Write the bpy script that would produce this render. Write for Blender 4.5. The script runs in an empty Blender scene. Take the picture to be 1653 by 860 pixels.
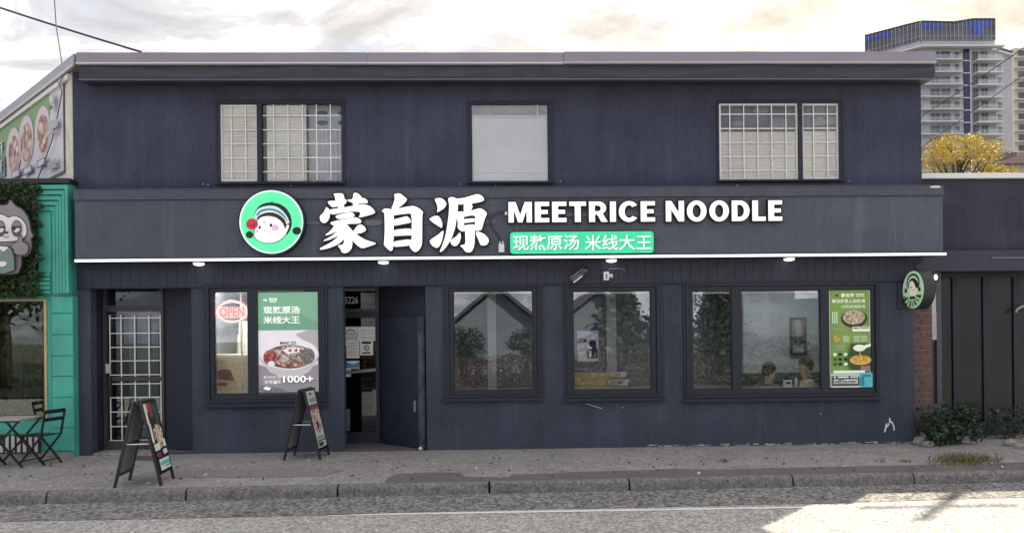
import bpy, bmesh, math, random
from mathutils import Vector, Matrix
rnd = random.Random(7)
S = bpy.context.scene
COL = S.collection
# ------------------------------------------------------------------ camera, exposure, world, sun
F, PW, PH, HY = 1200.0, 1653.0, 860.0, 545.0     # focal length and horizon row of the photograph, in its pixels
CAM = Vector((0, -11.43, 1.71))
YAW, ROLL = math.radians(1.56), math.radians(0.615)
R0 = Vector((math.cos(YAW), -math.sin(YAW), 0)); FW = Vector((math.sin(YAW), math.cos(YAW), 0)); UP = Vector((0, 0, 1))
RC = R0*math.cos(ROLL) - UP*math.sin(ROLL); UC = R0*math.sin(ROLL) + UP*math.cos(ROLL)
cd = bpy.data.cameras.new('camera'); cam = bpy.data.objects.new('camera', cd); COL.objects.link(cam)
m = Matrix((RC, UC, -FW)).transposed().to_4x4(); m.translation = CAM
cam.matrix_world = m
cd.sensor_width = 36; cd.lens = 36*F/PW; cd.shift_y = (HY-PH/2)/PW; cd.clip_start = .05; cd.clip_end = 3000
S.camera = cam
EXP = 2.0
S.view_settings.view_transform = 'Standard'; S.view_settings.look = 'None'
S.view_settings.exposure = EXP; S.view_settings.gamma = 1; S.view_settings.use_curve_mapping = False
SUN = Vector((.735, .775, 1)).normalized()
W = bpy.data.worlds.new('World'); S.world = W; W.use_nodes = True
nt = W.node_tree; nt.nodes.clear(); L = nt.links.new
def N(t, kind, **kw):
    n = t.nodes.new('ShaderNode'+kind)
    for k, v in kw.items():
        if k.startswith('i_'): n.inputs[k[2:].replace('_', ' ')].default_value = v
        else: setattr(n, k, v)
    return n
def math_(t, op, a, b=None, clamp=False):
    n = t.nodes.new('ShaderNodeMath'); n.operation = op; n.use_clamp = clamp
    for i, v in enumerate((a, b)):
        if v is None: continue
        if isinstance(v, (int, float)): n.inputs[i].default_value = v
        else: t.links.new(v, n.inputs[i])
    return n.outputs[0]
def mixc(t, fac, a, b, mode='MIX'):
    n = t.nodes.new('ShaderNodeMix'); n.data_type = 'RGBA'; n.blend_type = mode
    for s, v in ((0, fac), (6, a), (7, b)):
        if isinstance(v, (int, float)): n.inputs[s].default_value = v
        elif isinstance(v, (tuple, list)): n.inputs[s].default_value = tuple(v)[:3]+(1,)
        else: t.links.new(v, n.inputs[s])
    return n.outputs[2]
def ramp(t, fac, stops):
    n = t.nodes.new('ShaderNodeValToRGB'); t.links.new(fac, n.inputs[0]); e = n.color_ramp.elements
    while len(e) < len(stops): e.new(.5)
    for el, (p, c) in zip(e, stops): el.position = p; el.color = (tuple(c)+(1,))[:4] if isinstance(c, (tuple, list)) else (c, c, c, 1)
    return n.outputs[0]
sky = N(nt, 'TexSky', sky_type='NISHITA', sun_disc=False)
sky.sun_elevation = math.asin(SUN.z); sky.sun_rotation = math.atan2(SUN.x, SUN.y)
tc = N(nt, 'TexCoord'); sp = N(nt, 'SeparateXYZ'); L(tc.outputs['Generated'], sp.inputs[0])
zz = math_(nt, 'ADD', math_(nt, 'MAXIMUM', sp.outputs[2], 0), .22)
cb = N(nt, 'CombineXYZ'); L(math_(nt, 'DIVIDE', sp.outputs[0], zz), cb.inputs[0]); L(math_(nt, 'DIVIDE', sp.outputs[1], zz), cb.inputs[1])
n1 = N(nt, 'TexNoise', i_Scale=1.5, i_Detail=9, i_Roughness=.58, i_Distortion=.5); L(cb.outputs[0], n1.inputs['Vector'])
mp = N(nt, 'Mapping'); mp.inputs['Location'].default_value = (3.1, 8.3, 0); L(cb.outputs[0], mp.inputs[0])
n2 = N(nt, 'TexNoise', i_Scale=2.4, i_Detail=10, i_Roughness=.6, i_Distortion=.8); L(mp.outputs[0], n2.inputs['Vector'])
dt = N(nt, 'VectorMath', operation='DOT_PRODUCT'); L(tc.outputs['Generated'], dt.inputs[0]); dt.inputs[1].default_value = SUN
glow = math_(nt, 'POWER', math_(nt, 'MAXIMUM', dt.outputs['Value'], 0), 3.0)
SKYK = 1/(.1*2**EXP)
cover = ramp(nt, n1.outputs[0], [(.30, .55), (.46, 1)])
shade = ramp(nt, n2.outputs[0], [(.40, (.60, .60, .65)), (.485, (.76, .76, .81)), (.515, (1.0, 1.0, 1.02)), (.62, (1.30, 1.30, 1.30))])
warm = mixc(nt, math_(nt, 'MULTIPLY', glow, 1.1, True), shade, mixc(nt, 1.0, shade, (1.14, 1.0, .72), 'MULTIPLY'))
lum = math_(nt, 'ADD', math_(nt, 'MULTIPLY', glow, .35), 1.13)
hs = N(nt, 'HueSaturation'); hs.inputs['Saturation'].default_value = 1.0; L(warm, hs.inputs['Color']); L(lum, hs.inputs['Value'])
sc = mixc(nt, 1.0, hs.outputs[0], (SKYK, SKYK, SKYK), 'MULTIPLY')
fin = mixc(nt, cover, sky.outputs[0], sc)
bg = N(nt, 'Background', i_Strength=.1); L(fin, bg.inputs[0]); wo = N(nt, 'OutputWorld'); L(bg.outputs[0], wo.inputs[0])
sl = bpy.data.lights.new('sun', 'SUN'); sl.energy = 2.6; sl.angle = math.radians(.5); sl.color = (1, .88, .66)
so = bpy.data.objects.new('sun', sl); COL.objects.link(so); so.location = (20, 20, 30)
so.rotation_euler = (-SUN).to_track_quat('-Z', 'Y').to_euler()

# ------------------------------------------------------------------ photo geometry
def ray(px, py):
    u, w = (px-PW/2)/F, (HY-py)/F
    return FW + RC*u + UC*w
def P(px, py, Y=0.0):                                # point of the vertical plane y=Y seen at a photo pixel
    d = ray(px, py); t = (Y-CAM.y)/d.y
    return CAM.x+d.x*t, CAM.z+d.z*t
def G(px, py, z=0.0):                                # point of the level plane z seen at a photo pixel
    d = ray(px, py); t = (z-CAM.z)/d.z
    return Vector((CAM.x+d.x*t, CAM.y+d.y*t, z))
def RX(a, b, c, d, Y=0.0):                           # photo rectangle -> x0,x1,z0,z1 on the plane y=Y
    p = [P(a, b, Y), P(c, b, Y), P(a, d, Y), P(c, d, Y)]
    return (p[0][0]+p[2][0])/2, (p[1][0]+p[3][0])/2, (p[2][1]+p[3][1])/2, (p[0][1]+p[1][1])/2

# ------------------------------------------------------------------ materials
def lin(c):
    if isinstance(c, str): c = tuple(int(c[i:i+2], 16)/255 for i in (0, 2, 4))
    else: return tuple(c)
    return tuple(v/12.92 if v <= .04045 else ((v+.055)/1.055)**2.4 for v in c)
MATS = {}
def mat(name, col, rough=.6, var=0.0, scale=8, bump=0, bscale=60, metal=0, em=0, var2=None, detail=6, spec=.5, coords='Object'):
    if name in MATS: return MATS[name]
    M = bpy.data.materials.new(name); M.use_nodes = True; t = M.node_tree; b = t.nodes['Principled BSDF']
    c = lin(col); b.inputs['Base Color'].default_value = c+(1,); b.inputs['Roughness'].default_value = rough
    b.inputs['Metallic'].default_value = metal; b.inputs['Specular IOR Level'].default_value = spec
    tcn = N(t, 'TexCoord')
    if var or var2:
        n = N(t, 'TexNoise', i_Scale=scale, i_Detail=detail, i_Roughness=.62); t.links.new(tcn.outputs[coords], n.inputs['Vector'])
        if var2: o = ramp(t, n.outputs[0], [(.35, c), (.65, lin(var2))])
        else: o = ramp(t, n.outputs[0], [(.3, tuple(x*(1-var) for x in c)), (.7, tuple(min(1, x*(1+var)) for x in c))])
        t.links.new(o, b.inputs['Base Color'])
        r = math_(t, 'ADD', math_(t, 'MULTIPLY', n.outputs[0], .25), rough-.12); t.links.new(r, b.inputs['Roughness'])
        if em: t.links.new(o, b.inputs['Emission Color'])
    if bump:
        n = N(t, 'TexNoise', i_Scale=bscale, i_Detail=5, i_Roughness=.7); t.links.new(tcn.outputs[coords], n.inputs['Vector'])
        bp = N(t, 'Bump', i_Strength=bump, i_Distance=.02); t.links.new(n.outputs[0], bp.inputs['Height']); t.links.new(bp.outputs[0], b.inputs['Normal'])
    if em:
        if not (var or var2): b.inputs['Emission Color'].default_value = c+(1,)
        b.inputs['Emission Strength'].default_value = em/2**EXP
    MATS[name] = M; return M
def stucco(name, col, var=.22, bump=.55, grain=.62, streak=.28):
    M = mat(name, col, .85, spec=.22)
    t = M.node_tree; b = t.nodes['Principled BSDF']; c = lin(col); tcn = N(t, 'TexCoord')
    n = N(t, 'TexNoise', i_Scale=.9, i_Detail=7, i_Roughness=.6); t.links.new(tcn.outputs['Object'], n.inputs['Vector'])
    g = N(t, 'TexNoise', i_Scale=48, i_Detail=3, i_Roughness=.85); t.links.new(tcn.outputs['Object'], g.inputs['Vector'])
    mp = N(t, 'Mapping'); mp.inputs['Scale'].default_value = (7, 7, .5); t.links.new(tcn.outputs['Object'], mp.inputs[0])
    s = N(t, 'TexNoise', i_Scale=1, i_Detail=5, i_Roughness=.6); t.links.new(mp.outputs[0], s.inputs['Vector'])
    a = ramp(t, n.outputs[0], [(.3, tuple(x*(1-var) for x in c)), (.7, tuple(x*(1+var) for x in c))])
    a = mixc(t, grain, a, ramp(t, g.outputs[0], [(.38, .4), (.62, 1.6)]), 'MULTIPLY')
    a = mixc(t, streak, a, ramp(t, s.outputs[0], [(.35, .7), (.65, 1.3)]), 'MULTIPLY')
    # rain streaks and repaired patches
    mp2 = N(t, 'Mapping'); mp2.inputs['Scale'].default_value = (2.6, 2.6, .22); t.links.new(tcn.outputs['Object'], mp2.inputs[0])
    w = N(t, 'TexNoise', i_Scale=1.7, i_Detail=8, i_Roughness=.7); t.links.new(mp2.outputs[0], w.inputs['Vector'])
    a = mixc(t, math_(t, 'MULTIPLY', ramp(t, w.outputs[0], [(.56, 0), (.70, 1)]), .30), a, tuple(min(1, x*1.9+.012) for x in c))
    v = N(t, 'TexVoronoi', i_Scale=.75, distance='CHEBYCHEV'); t.links.new(tcn.outputs['Object'], v.inputs['Vector'])
    sv = N(t, 'SeparateColor'); t.links.new(v.outputs['Color'], sv.inputs[0])
    a = mixc(t, .5, a, ramp(t, sv.outputs[0], [(.2, .88), (.8, 1.1)]), 'MULTIPLY')
    t.links.new(a, b.inputs['Base Color'])
    bp = N(t, 'Bump', i_Strength=bump, i_Distance=.02); t.links.new(g.outputs[0], bp.inputs['Height']); t.links.new(bp.outputs[0], b.inputs['Normal'])
    return M
def glass(name, tint=(.97, .97, .97), refl=.2, rough=.0, wav=0):
    if name in MATS: return MATS[name]
    M = bpy.data.materials.new(name); M.use_nodes = True; t = M.node_tree; t.nodes.clear()
    o = N(t, 'OutputMaterial'); tr = N(t, 'BsdfTransparent'); tr.inputs[0].default_value = tuple(tint)+(1,)
    gl = N(t, 'BsdfGlossy', i_Roughness=rough); gl.inputs[0].default_value = (.95, .97, 1, 1)
    fr = N(t, 'Fresnel', i_IOR=1.5)
    f = math_(t, 'ADD', fr.outputs[0], refl, True)
    mx = N(t, 'MixShader'); t.links.new(f, mx.inputs[0]); t.links.new(tr.outputs[0], mx.inputs[1]); t.links.new(gl.outputs[0], mx.inputs[2]); t.links.new(mx.outputs[0], o.inputs[0])
    if wav:
        tcn = N(t, 'TexCoord'); n = N(t, 'TexNoise', i_Scale=1.6, i_Detail=2); t.links.new(tcn.outputs['Object'], n.inputs['Vector'])
        bp = N(t, 'Bump', i_Strength=wav, i_Distance=.02); t.links.new(n.outputs[0], bp.inputs['Height']); t.links.new(bp.outputs[0], gl.inputs['Normal'])
    MATS[name] = M; return M
def ground_mat(name, col, col2, gscale=55, contrast=.6, bump=.5, rough=.9, stain=1.2, stain_amt=.5, speck=None):
    M = mat(name, col, rough); t = M.node_tree; b = t.nodes['Principled BSDF']; tcn = N(t, 'TexCoord')
    n = N(t, 'TexNoise', i_Scale=stain, i_Detail=8, i_Roughness=.65, i_Distortion=.6); t.links.new(tcn.outputs['Object'], n.inputs['Vector'])
    g = N(t, 'TexNoise', i_Scale=gscale, i_Detail=4, i_Roughness=.75); t.links.new(tcn.outputs['Object'], g.inputs['Vector'])
    a = ramp(t, n.outputs[0], [(.3, lin(col2)), (.68, lin(col))])
    a = mixc(t, contrast, a, ramp(t, g.outputs[0], [(.35, .3), (.65, 1.7)]), 'MULTIPLY')
    k = N(t, 'TexVoronoi', feature='DISTANCE_TO_EDGE', i_Scale=.55); wv = N(t, 'TexNoise', i_Scale=2.5, i_Detail=6)
    t.links.new(tcn.outputs['Object'], wv.inputs['Vector'])
    ad = N(t, 'VectorMath', operation='MULTIPLY_ADD'); t.links.new(wv.outputs['Color'], ad.inputs[0]); ad.inputs[1].default_value = (.7, .7, 0); t.links.new(tcn.outputs['Object'], ad.inputs[2]); t.links.new(ad.outputs[0], k.inputs['Vector'])
    a = mixc(t, stain_amt, a, ramp(t, k.outputs['Distance'], [(.0, .35), (.012, 1.0)]), 'MULTIPLY')
    if speck:
        v = N(t, 'TexVoronoi', i_Scale=gscale*.7); t.links.new(tcn.outputs['Object'], v.inputs['Vector'])
        a = mixc(t, speck, a, mixc(t, 1.0, a, ramp(t, v.outputs['Color'], [(.2, .35), (.8, 1.9)]), 'MULTIPLY'))
    t.links.new(a, b.inputs['Base Color'])
    bp = N(t, 'Bump', i_Strength=bump, i_Distance=.02); t.links.new(g.outputs[0], bp.inputs['Height']); t.links.new(bp.outputs[0], b.inputs['Normal'])
    return M
def food(name, cols, scale=28):
    if name in MATS: return MATS[name]
    M = bpy.data.materials.new(name); M.use_nodes = True; t = M.node_tree; b = t.nodes['Principled BSDF']; tcn = N(t, 'TexCoord')
    wv = N(t, 'TexNoise', i_Scale=scale*.5, i_Detail=4); t.links.new(tcn.outputs['Object'], wv.inputs['Vector'])
    ad = N(t, 'VectorMath', operation='MULTIPLY_ADD'); t.links.new(wv.outputs['Color'], ad.inputs[0]); ad.inputs[1].default_value = (.12, .12, .12); t.links.new(tcn.outputs['Object'], ad.inputs[2])
    v = N(t, 'TexVoronoi', i_Scale=scale); t.links.new(ad.outputs[0], v.inputs['Vector'])
    s = N(t, 'SeparateColor'); t.links.new(v.outputs['Color'], s.inputs[0])
    o = ramp(t, s.outputs[0], [(.08+.84*i/(len(cols)-1), lin(c)) for i, c in enumerate(cols)])
    o = mixc(t, .8, o, ramp(t, v.outputs['Distance'], [(.1, 1.0), (.75, .35)]), 'MULTIPLY')
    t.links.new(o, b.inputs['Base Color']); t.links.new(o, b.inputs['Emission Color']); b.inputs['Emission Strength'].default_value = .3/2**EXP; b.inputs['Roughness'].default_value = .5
    MATS[name] = M; return M
def leafmat(name, a, b_, scale=9):
    M = mat(name, a, .6, var2=b_, scale=scale, detail=3); t = M.node_tree; b = t.nodes['Principled BSDF']
    b.inputs['Subsurface Weight'].default_value = 0; return M

WALL = stucco('navy_stucco', (.060, .072, .102))
WALLU = stucco('navy_stucco_upper', (.060, .065, .106))
TRIM = mat('navy_trim_paint', (.015, .019, .036), .6, var=.25, scale=5, bump=.1, bscale=40)
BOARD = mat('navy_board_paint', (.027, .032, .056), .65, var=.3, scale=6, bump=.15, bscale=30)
SIGNFACE = stucco('grey_sign_panel', (.098, .108, .144), .1, .2, .22, .12)
FASCIA = mat('dark_vinyl_fascia', (.040, .040, .062), .5, var=.25, scale=3, bump=.12, bscale=3)
CAPM = mat('grey_metal_cap', (.27, .25, .31), .4, var=.1, scale=2, metal=.1)
CAPB = mat('pale_metal_edge', (.62, .6, .64), .4)
WHITE = mat('white_paint', (.78, .78, .78), .5, var=.06, scale=12)
CREAM = mat('cream_stucco', (.66, .63, .58), .85, var=.2, scale=4, bump=.3, bscale=40)
BLACK = mat('black_paint', (.012, .012, .016), .45)
BLACKM = mat('black_metal', (.018, .017, .02), .4, var=.3, scale=20)
DARK = mat('dark_interior_paint', (.02, .022, .03), .8)
SIGNW = mat('lit_white_acrylic', (.9, .9, .9), .35, em=.75)
SIGNB = mat('black_sign_return', (.008, .008, .012), .5)
MINT = mat('lit_mint_acrylic', '60F8AC', .35, em=.42)
MINT2 = mat('lit_mint_panel', '3FDCA2', .35, em=.35, var=.12, scale=6)
LED = mat('mint_white_led', (.85, 1, .94), .3, em=1.3)
LAMP = mat('white_lamp_lens', (1, 1, .98), .3, em=3.0)
SASHW = mat('white_vinyl_sash', (.74, .74, .76), .45)
BLIND = mat('cream_blind', (.90, .885, .80), .8, var=.1, scale=3)
BLINDG = mat('pale_grey_film', (.84, .87, .90), .5, var=.06, scale=2)
BLINDP = mat('pink_cream_blind', (.90, .83, .77), .8, var2=(.89, .88, .79), scale=2.5)
GLASSU = glass('upper_window_glass', tint=(1, 1, 1), refl=.0)
GLASSL = glass('shop_window_glass', (.96, .98, .99), refl=.12, wav=.02)
GLASSD = glass('door_glass', (.5, .55, .6), refl=.0)
TEAL = mat('teal_paint', (.07, .41, .335), .65, var=.2, scale=2.5, bump=.12, bscale=25)
TEALD = mat('deep_teal_paint', (.05, .30, .245), .65, var=.14, scale=3, bump=.12, bscale=25)
BRICK = mat('red_brown_brick', (.125, .075, .075), .9, var=.35, scale=9, bump=.4, bscale=50)
MORTAR = mat('pale_mortar', (.33, .29, .30), .95, var=.2, scale=20)
PLUM = stucco('plum_stucco', (.052, .052, .082), .2, .3)
PAPER = mat('white_paper', (.74, .75, .74), .8, var=.05, scale=6)
INK = mat('black_ink', (.02, .02, .025), .7)
INKG = mat('grey_ink', (.3, .3, .32), .7)

# ------------------------------------------------------------------ builders
class B:
    def __init__(s): s.v = []; s.f = []; s.mi = []; s.sm = []; s.cur = 0; s.smooth = False
    def add(s, vs, fs):
        o = len(s.v); s.v += [Vector(v) for v in vs]
        for f in fs: s.f.append([i+o for i in f]); s.mi.append(s.cur); s.sm.append(s.smooth)
        return s
    def box(s, x0, x1, y0, y1, z0, z1):
        return s.add([(x0, y0, z0), (x1, y0, z0), (x1, y1, z0), (x0, y1, z0), (x0, y0, z1), (x1, y0, z1), (x1, y1, z1), (x0, y1, z1)],
                     [(3, 2, 1, 0), (4, 5, 6, 7), (0, 1, 5, 4), (1, 2, 6, 5), (2, 3, 7, 6), (3, 0, 4, 7)])
    def quad(s, a, b, c, d): return s.add([a, b, c, d], [(0, 1, 2, 3)])
    def bar(s, p, q, w, h=None, up=(0, 0, 1)):
        p, q = Vector(p), Vector(q); h = h or w; d = (q-p).normalized(); u = Vector(up)
        if abs(d.dot(u)) > .99: u = Vector((0, 1, 0))
        a = d.cross(u).normalized()*w/2; b = a.cross(d).normalized()*h/2
        return s.add([p-a-b, p+a-b, p+a+b, p-a+b, q-a-b, q+a-b, q+a+b, q-a+b], [(3, 2, 1, 0), (4, 5, 6, 7), (0, 1, 5, 4), (1, 2, 6, 5), (2, 3, 7, 6), (3, 0, 4, 7)])
    def tube(s, pts, r, n=8, caps=True):
        pts = [Vector(p) for p in pts]; rs = r if isinstance(r, (list, tuple)) else [r]*len(pts); vs = []; fs = []
        prev = None
        for i, p in enumerate(pts):
            d = (pts[min(i+1, len(pts)-1)]-pts[max(i-1, 0)]).normalized()
            if prev is None: a = d.orthogonal().normalized()
            else: a = (prev-d*prev.dot(d)).normalized()
            prev = a; b = d.cross(a)
            vs += [p+(a*math.cos(k*2*math.pi/n)+b*math.sin(k*2*math.pi/n))*rs[i] for k in range(n)]
        for i in range(len(pts)-1):
            for k in range(n): fs.append((i*n+k, i*n+(k+1) % n, (i+1)*n+(k+1) % n, (i+1)*n+k))
        if caps: fs += [tuple(range(n))[::-1], tuple(range((len(pts)-1)*n, len(pts)*n))]
        return s.add(vs, fs)
    def prism(s, poly, y0, y1):                      # XZ outline from y0 (front) to y1 (back)
        n = len(poly)
        ar = sum(poly[i][0]*poly[(i+1) % n][1]-poly[(i+1) % n][0]*poly[i][1] for i in range(n))
        if ar < 0: poly = poly[::-1]
        vs = [(x, y0, z) for x, z in poly]+[(x, y1, z) for x, z in poly]
        return s.add(vs, [tuple(range(n)), tuple(range(2*n-1, n-1, -1))]+[(i, i+n, (i+1) % n+n, (i+1) % n) for i in range(n)])
    def ring(s, outer, inner, y0, y1):
        n = len(outer); vs = [(x, y0, z) for x, z in outer]+[(x, y0, z) for x, z in inner]+[(x, y1, z) for x, z in outer]+[(x, y1, z) for x, z in inner]
        fs = []
        for i in range(n):
            j = (i+1) % n
            fs += [(i, j, n+j, n+i), (2*n+i, 3*n+i, 3*n+j, 2*n+j), (i, 2*n+i, 2*n+j, j), (n+i, n+j, 3*n+j, 3*n+i)]
        return s.add(vs, fs)
    def frame(s, o, i, y0, y1):                      # o, i = (x0,x1,z0,z1)
        c = lambda r: [(r[0], r[2]), (r[1], r[2]), (r[1], r[3]), (r[0], r[3])]
        return s.ring(c(o), c(i), y0, y1)
    def sphere(s, c, r, n=12, m_=8):
        rx, ry, rz = r if isinstance(r, (tuple, list)) else (r, r, r); c = Vector(c); vs = [c+Vector((0, 0, rz))]; fs = []
        for i in range(1, m_):
            a = math.pi*i/m_
            vs += [c+Vector((rx*math.sin(a)*math.cos(2*math.pi*k/n), ry*math.sin(a)*math.sin(2*math.pi*k/n), rz*math.cos(a))) for k in range(n)]
        vs.append(c-Vector((0, 0, rz)))
        for k in range(n):
            fs.append((0, 1+k, 1+(k+1) % n)); e = 1+(m_-2)*n; fs.append((len(vs)-1, e+(k+1) % n, e+k))
            for i in range(m_-2): o = 1+i*n; fs.append((o+k, o+n+k, o+n+(k+1) % n, o+(k+1) % n))
        return s.add(vs, fs)
    def build(s, name, mats, parent=None, bevel=0):
        me = bpy.data.meshes.new(name); o0 = root_pos(parent) if parent else Vector((0, 0, 0))
        me.from_pydata([tuple(v-o0) for v in s.v], [], s.f)
        for mm in (mats if isinstance(mats, (list, tuple)) else [mats]): me.materials.append(mm)
        me.polygons.foreach_set('material_index', s.mi); me.polygons.foreach_set('use_smooth', s.sm)
        if bevel:
            bm = bmesh.new(); bm.from_mesh(me); bmesh.ops.remove_doubles(bm, verts=bm.verts, dist=1e-5)
            bmesh.ops.bevel(bm, geom=[e for e in bm.edges if len(e.link_faces) == 2 and e.calc_face_angle(0) > .5], offset=bevel, segments=2, affect='EDGES', profile=.6)
            bm.to_mesh(me); bm.free()
        o = bpy.data.objects.new(name, me); COL.objects.link(o)
        if parent: o.parent = parent
        return o
def root_pos(o):
    p = Vector(o.location)
    while o.parent: o = o.parent; p += Vector(o.location)
    return p
def tag(o, label=None, cat=None, group=None, kind=None):
    for k, v in (('label', label), ('category', cat), ('group', group), ('kind', kind)):
        if v: o[k] = v
    return o
def thing(name, loc, label, cat, group=None):
    o = bpy.data.objects.new(name, None); COL.objects.link(o); o.location = loc; o.empty_display_size = .1
    return tag(o, label, cat, group)
def copy_tree(o, parent=None):
    c = o.copy(); COL.objects.link(c)
    if parent: c.parent = parent
    for ch in [x for x in bpy.data.objects if x.parent == o]: copy_tree(ch, c)
    return c
def struct(o): o['kind'] = 'structure'; return o
def ell(cx, cz, rx, rz, n=32, a0=0, a1=2*math.pi):
    k = n if a1-a0 > 6.28 else n+1
    return [(cx+rx*math.cos(a0+(a1-a0)*i/n), cz+rz*math.sin(a0+(a1-a0)*i/n)) for i in range(k)]
def grow(poly, d):
    n = len(poly); out = []
    ar = sum(poly[i][0]*poly[(i+1) % n][1]-poly[(i+1) % n][0]*poly[i][1] for i in range(n)); sg = 1 if ar > 0 else -1
    for i in range(n):
        a, b, c = Vector(poly[i-1]), Vector(poly[i]), Vector(poly[(i+1) % n])
        e1, e2 = (b-a).normalized(), (c-b).normalized(); n1, n2 = Vector((e1.y, -e1.x))*sg, Vector((e2.y, -e2.x))*sg
        k = (n1+n2); l = k.length
        if l < .3: k = n1
        else: k = k/l*min(1.5, 2/l)
        out.append(tuple(b+k*d))
    return out
def smooth_poly(p, it=1):
    for _ in range(it):
        q = []
        for i in range(len(p)):
            a, b = Vector(p[i]), Vector(p[(i+1) % len(p)]); q += [tuple(a*.8+b*.2), tuple(a*.2+b*.8)]
        p = q
    return p
def text(body, name, mt, x0, x1, z0, z1, y, parent, bold=0.0, depth=.001, fit=True, align=0, rot=None):
    c = bpy.data.curves.new('lettering_curve', 'FONT'); c.body = body; c.offset = bold; c.extrude = 0; c.resolution_u = 2
    o = bpy.data.objects.new('lettering_curve', c); COL.objects.link(o)
    dg = bpy.context.evaluated_depsgraph_get(); me = bpy.data.meshes.new_from_object(o.evaluated_get(dg))
    bpy.data.objects.remove(o); bpy.data.curves.remove(c)
    if not me.vertices: return None
    xs = [v.co.x for v in me.vertices]; zs = [v.co.y for v in me.vertices]
    ax, bx, az, bz = min(xs), max(xs), min(zs), max(zs); sx = (x1-x0)/(bx-ax); sz = (z1-z0)/(bz-az)
    if not fit: sx = min(sx, sz)
    b = B(); p0 = root_pos(parent)
    vs = [(x0+(v.co.x-ax)*sx, y, z0+(v.co.y-az)*sz) for v in me.vertices]
    b.add(vs, [tuple(p.vertices) for p in me.polygons]); bpy.data.meshes.remove(me)
    return b.build(name, mt, parent)
class Print:                                          # flat print on a sheet: fractions of the sheet, v counted from its top
    def __init__(s, rect, y, parent, bend=None): s.r = rect; s.y = y; s.p = parent; s.k = 1
    def xz(s, u, v): return s.r[0]+(s.r[1]-s.r[0])*u, s.r[3]-(s.r[3]-s.r[2])*v
    def nxt(s): s.k += 1; return s.y-.0012*s.k
    def rect(s, u0, v0, u1, v1, mt, name='print_block'):
        return s.poly([(u0, v0), (u1, v0), (u1, v1), (u0, v1)], mt, name)
    def poly(s, pts, mt, name='print_block'):
        y = s.nxt(); return B().prism([s.xz(*p) for p in pts], y, y+.0008).build(name, mt, s.p)
    def ell(s, u, v, ru, rv, mt, name='print_disc', n=28, a0=0, a1=2*math.pi):
        return s.poly([(u+ru*math.cos(t), v-rv*math.sin(t)) for t in [a0+(a1-a0)*i/n for i in range(n if a1-a0 > 6.28 else n+1)]], mt, name)
    def text(s, body, u0, v0, u1, v1, mt, bold=0, name='lettering'):
        a, b = s.xz(u0, v1), s.xz(u1, v0); return text(body, name, mt, a[0], b[0], a[1], b[1], s.nxt(), s.p, bold)
def leaves(b, pts, size, seed=1, flat=.0):
    r = random.Random(seed)
    for p in pts:
        n = Vector((r.gauss(0, 1), r.gauss(0, 1), r.gauss(0, 1)+.4)).normalized(); a = n.orthogonal().normalized(); c = n.cross(a)
        t = r.random()*6.28; a, c = a*math.cos(t)+c*math.sin(t), c*math.cos(t)-a*math.sin(t); s = size*r.uniform(.6, 1.4); p = Vector(p)
        b.add([p-a*s, p-c*s*.45, p+a*s, p+c*s*.45], [(0, 1, 2, 3)])
    return b

# ------------------------------------------------------------------ ground
GA, GB = G(0, 797), G(1653, 761)                     # kerb top front edge
kd = (GB-GA).normalized(); kn = Vector((kd.y, -kd.x, 0))   # kn points to the road
def K(s, off, z=0): return GA+kd*s+kn*off+UP*z
KL = (GB-GA).length
RZ = -.12
g1, g2 = G(0, 837, RZ), G(1653, 808, RZ); gw = ((g1-GA).dot(kn)+(g2-GA).dot(kn))/2
b = B(); b.quad((-900, -900, -.16), (900, -900, -.16), (900, 1200, -.16), (-900, 1200, -.16))
struct(b.build('ground', ground_mat('rough_ground', (.13, .125, .115), (.08, .085, .07), 20)))
ASPH = ground_mat('road_asphalt', (.39, .382, .38), (.33, .324, .32), 50, .6, .5, stain=.8, stain_amt=.25, speck=.5)
b = B(); b.quad(K(-45, gw+9.5, RZ-.004), K(60, gw+9.5, RZ-.004), K(60, gw-.05, RZ-.004), K(-45, gw-.05, RZ-.004)); struct(b.build('road', ASPH))
GUT = ground_mat('gutter_aggregate', (.21, .203, .206), (.16, .155, .157), 40, .65, .6, stain=1.6, stain_amt=.5, speck=.85)
b = B(); nx = 60
for i in range(nx):
    s0, s1 = -45+105*i/nx, -45+105*(i+1)/nx; e0, e1 = gw+.035*math.sin(i*2.1), gw+.035*math.sin((i+1)*2.1)
    b.quad(K(s0, e0, RZ), K(s1, e1, RZ), K(s1, -.05, RZ), K(s0, -.05, RZ))
struct(b.build('gutter', GUT))
SIDE = ground_mat('sidewalk_concrete', (.32, .298, .298), (.235, .218, .22), 48, .42, .3, stain=1.1, stain_amt=.4, speck=.35)
b = B(); b.quad(K(-45, -.13, 0), K(60, -.13, 0), Vector((60, 3.0, 0)), Vector((-45, 3.0, 0))); sidewalk = struct(b.build('sidewalk', SIDE))
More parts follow.
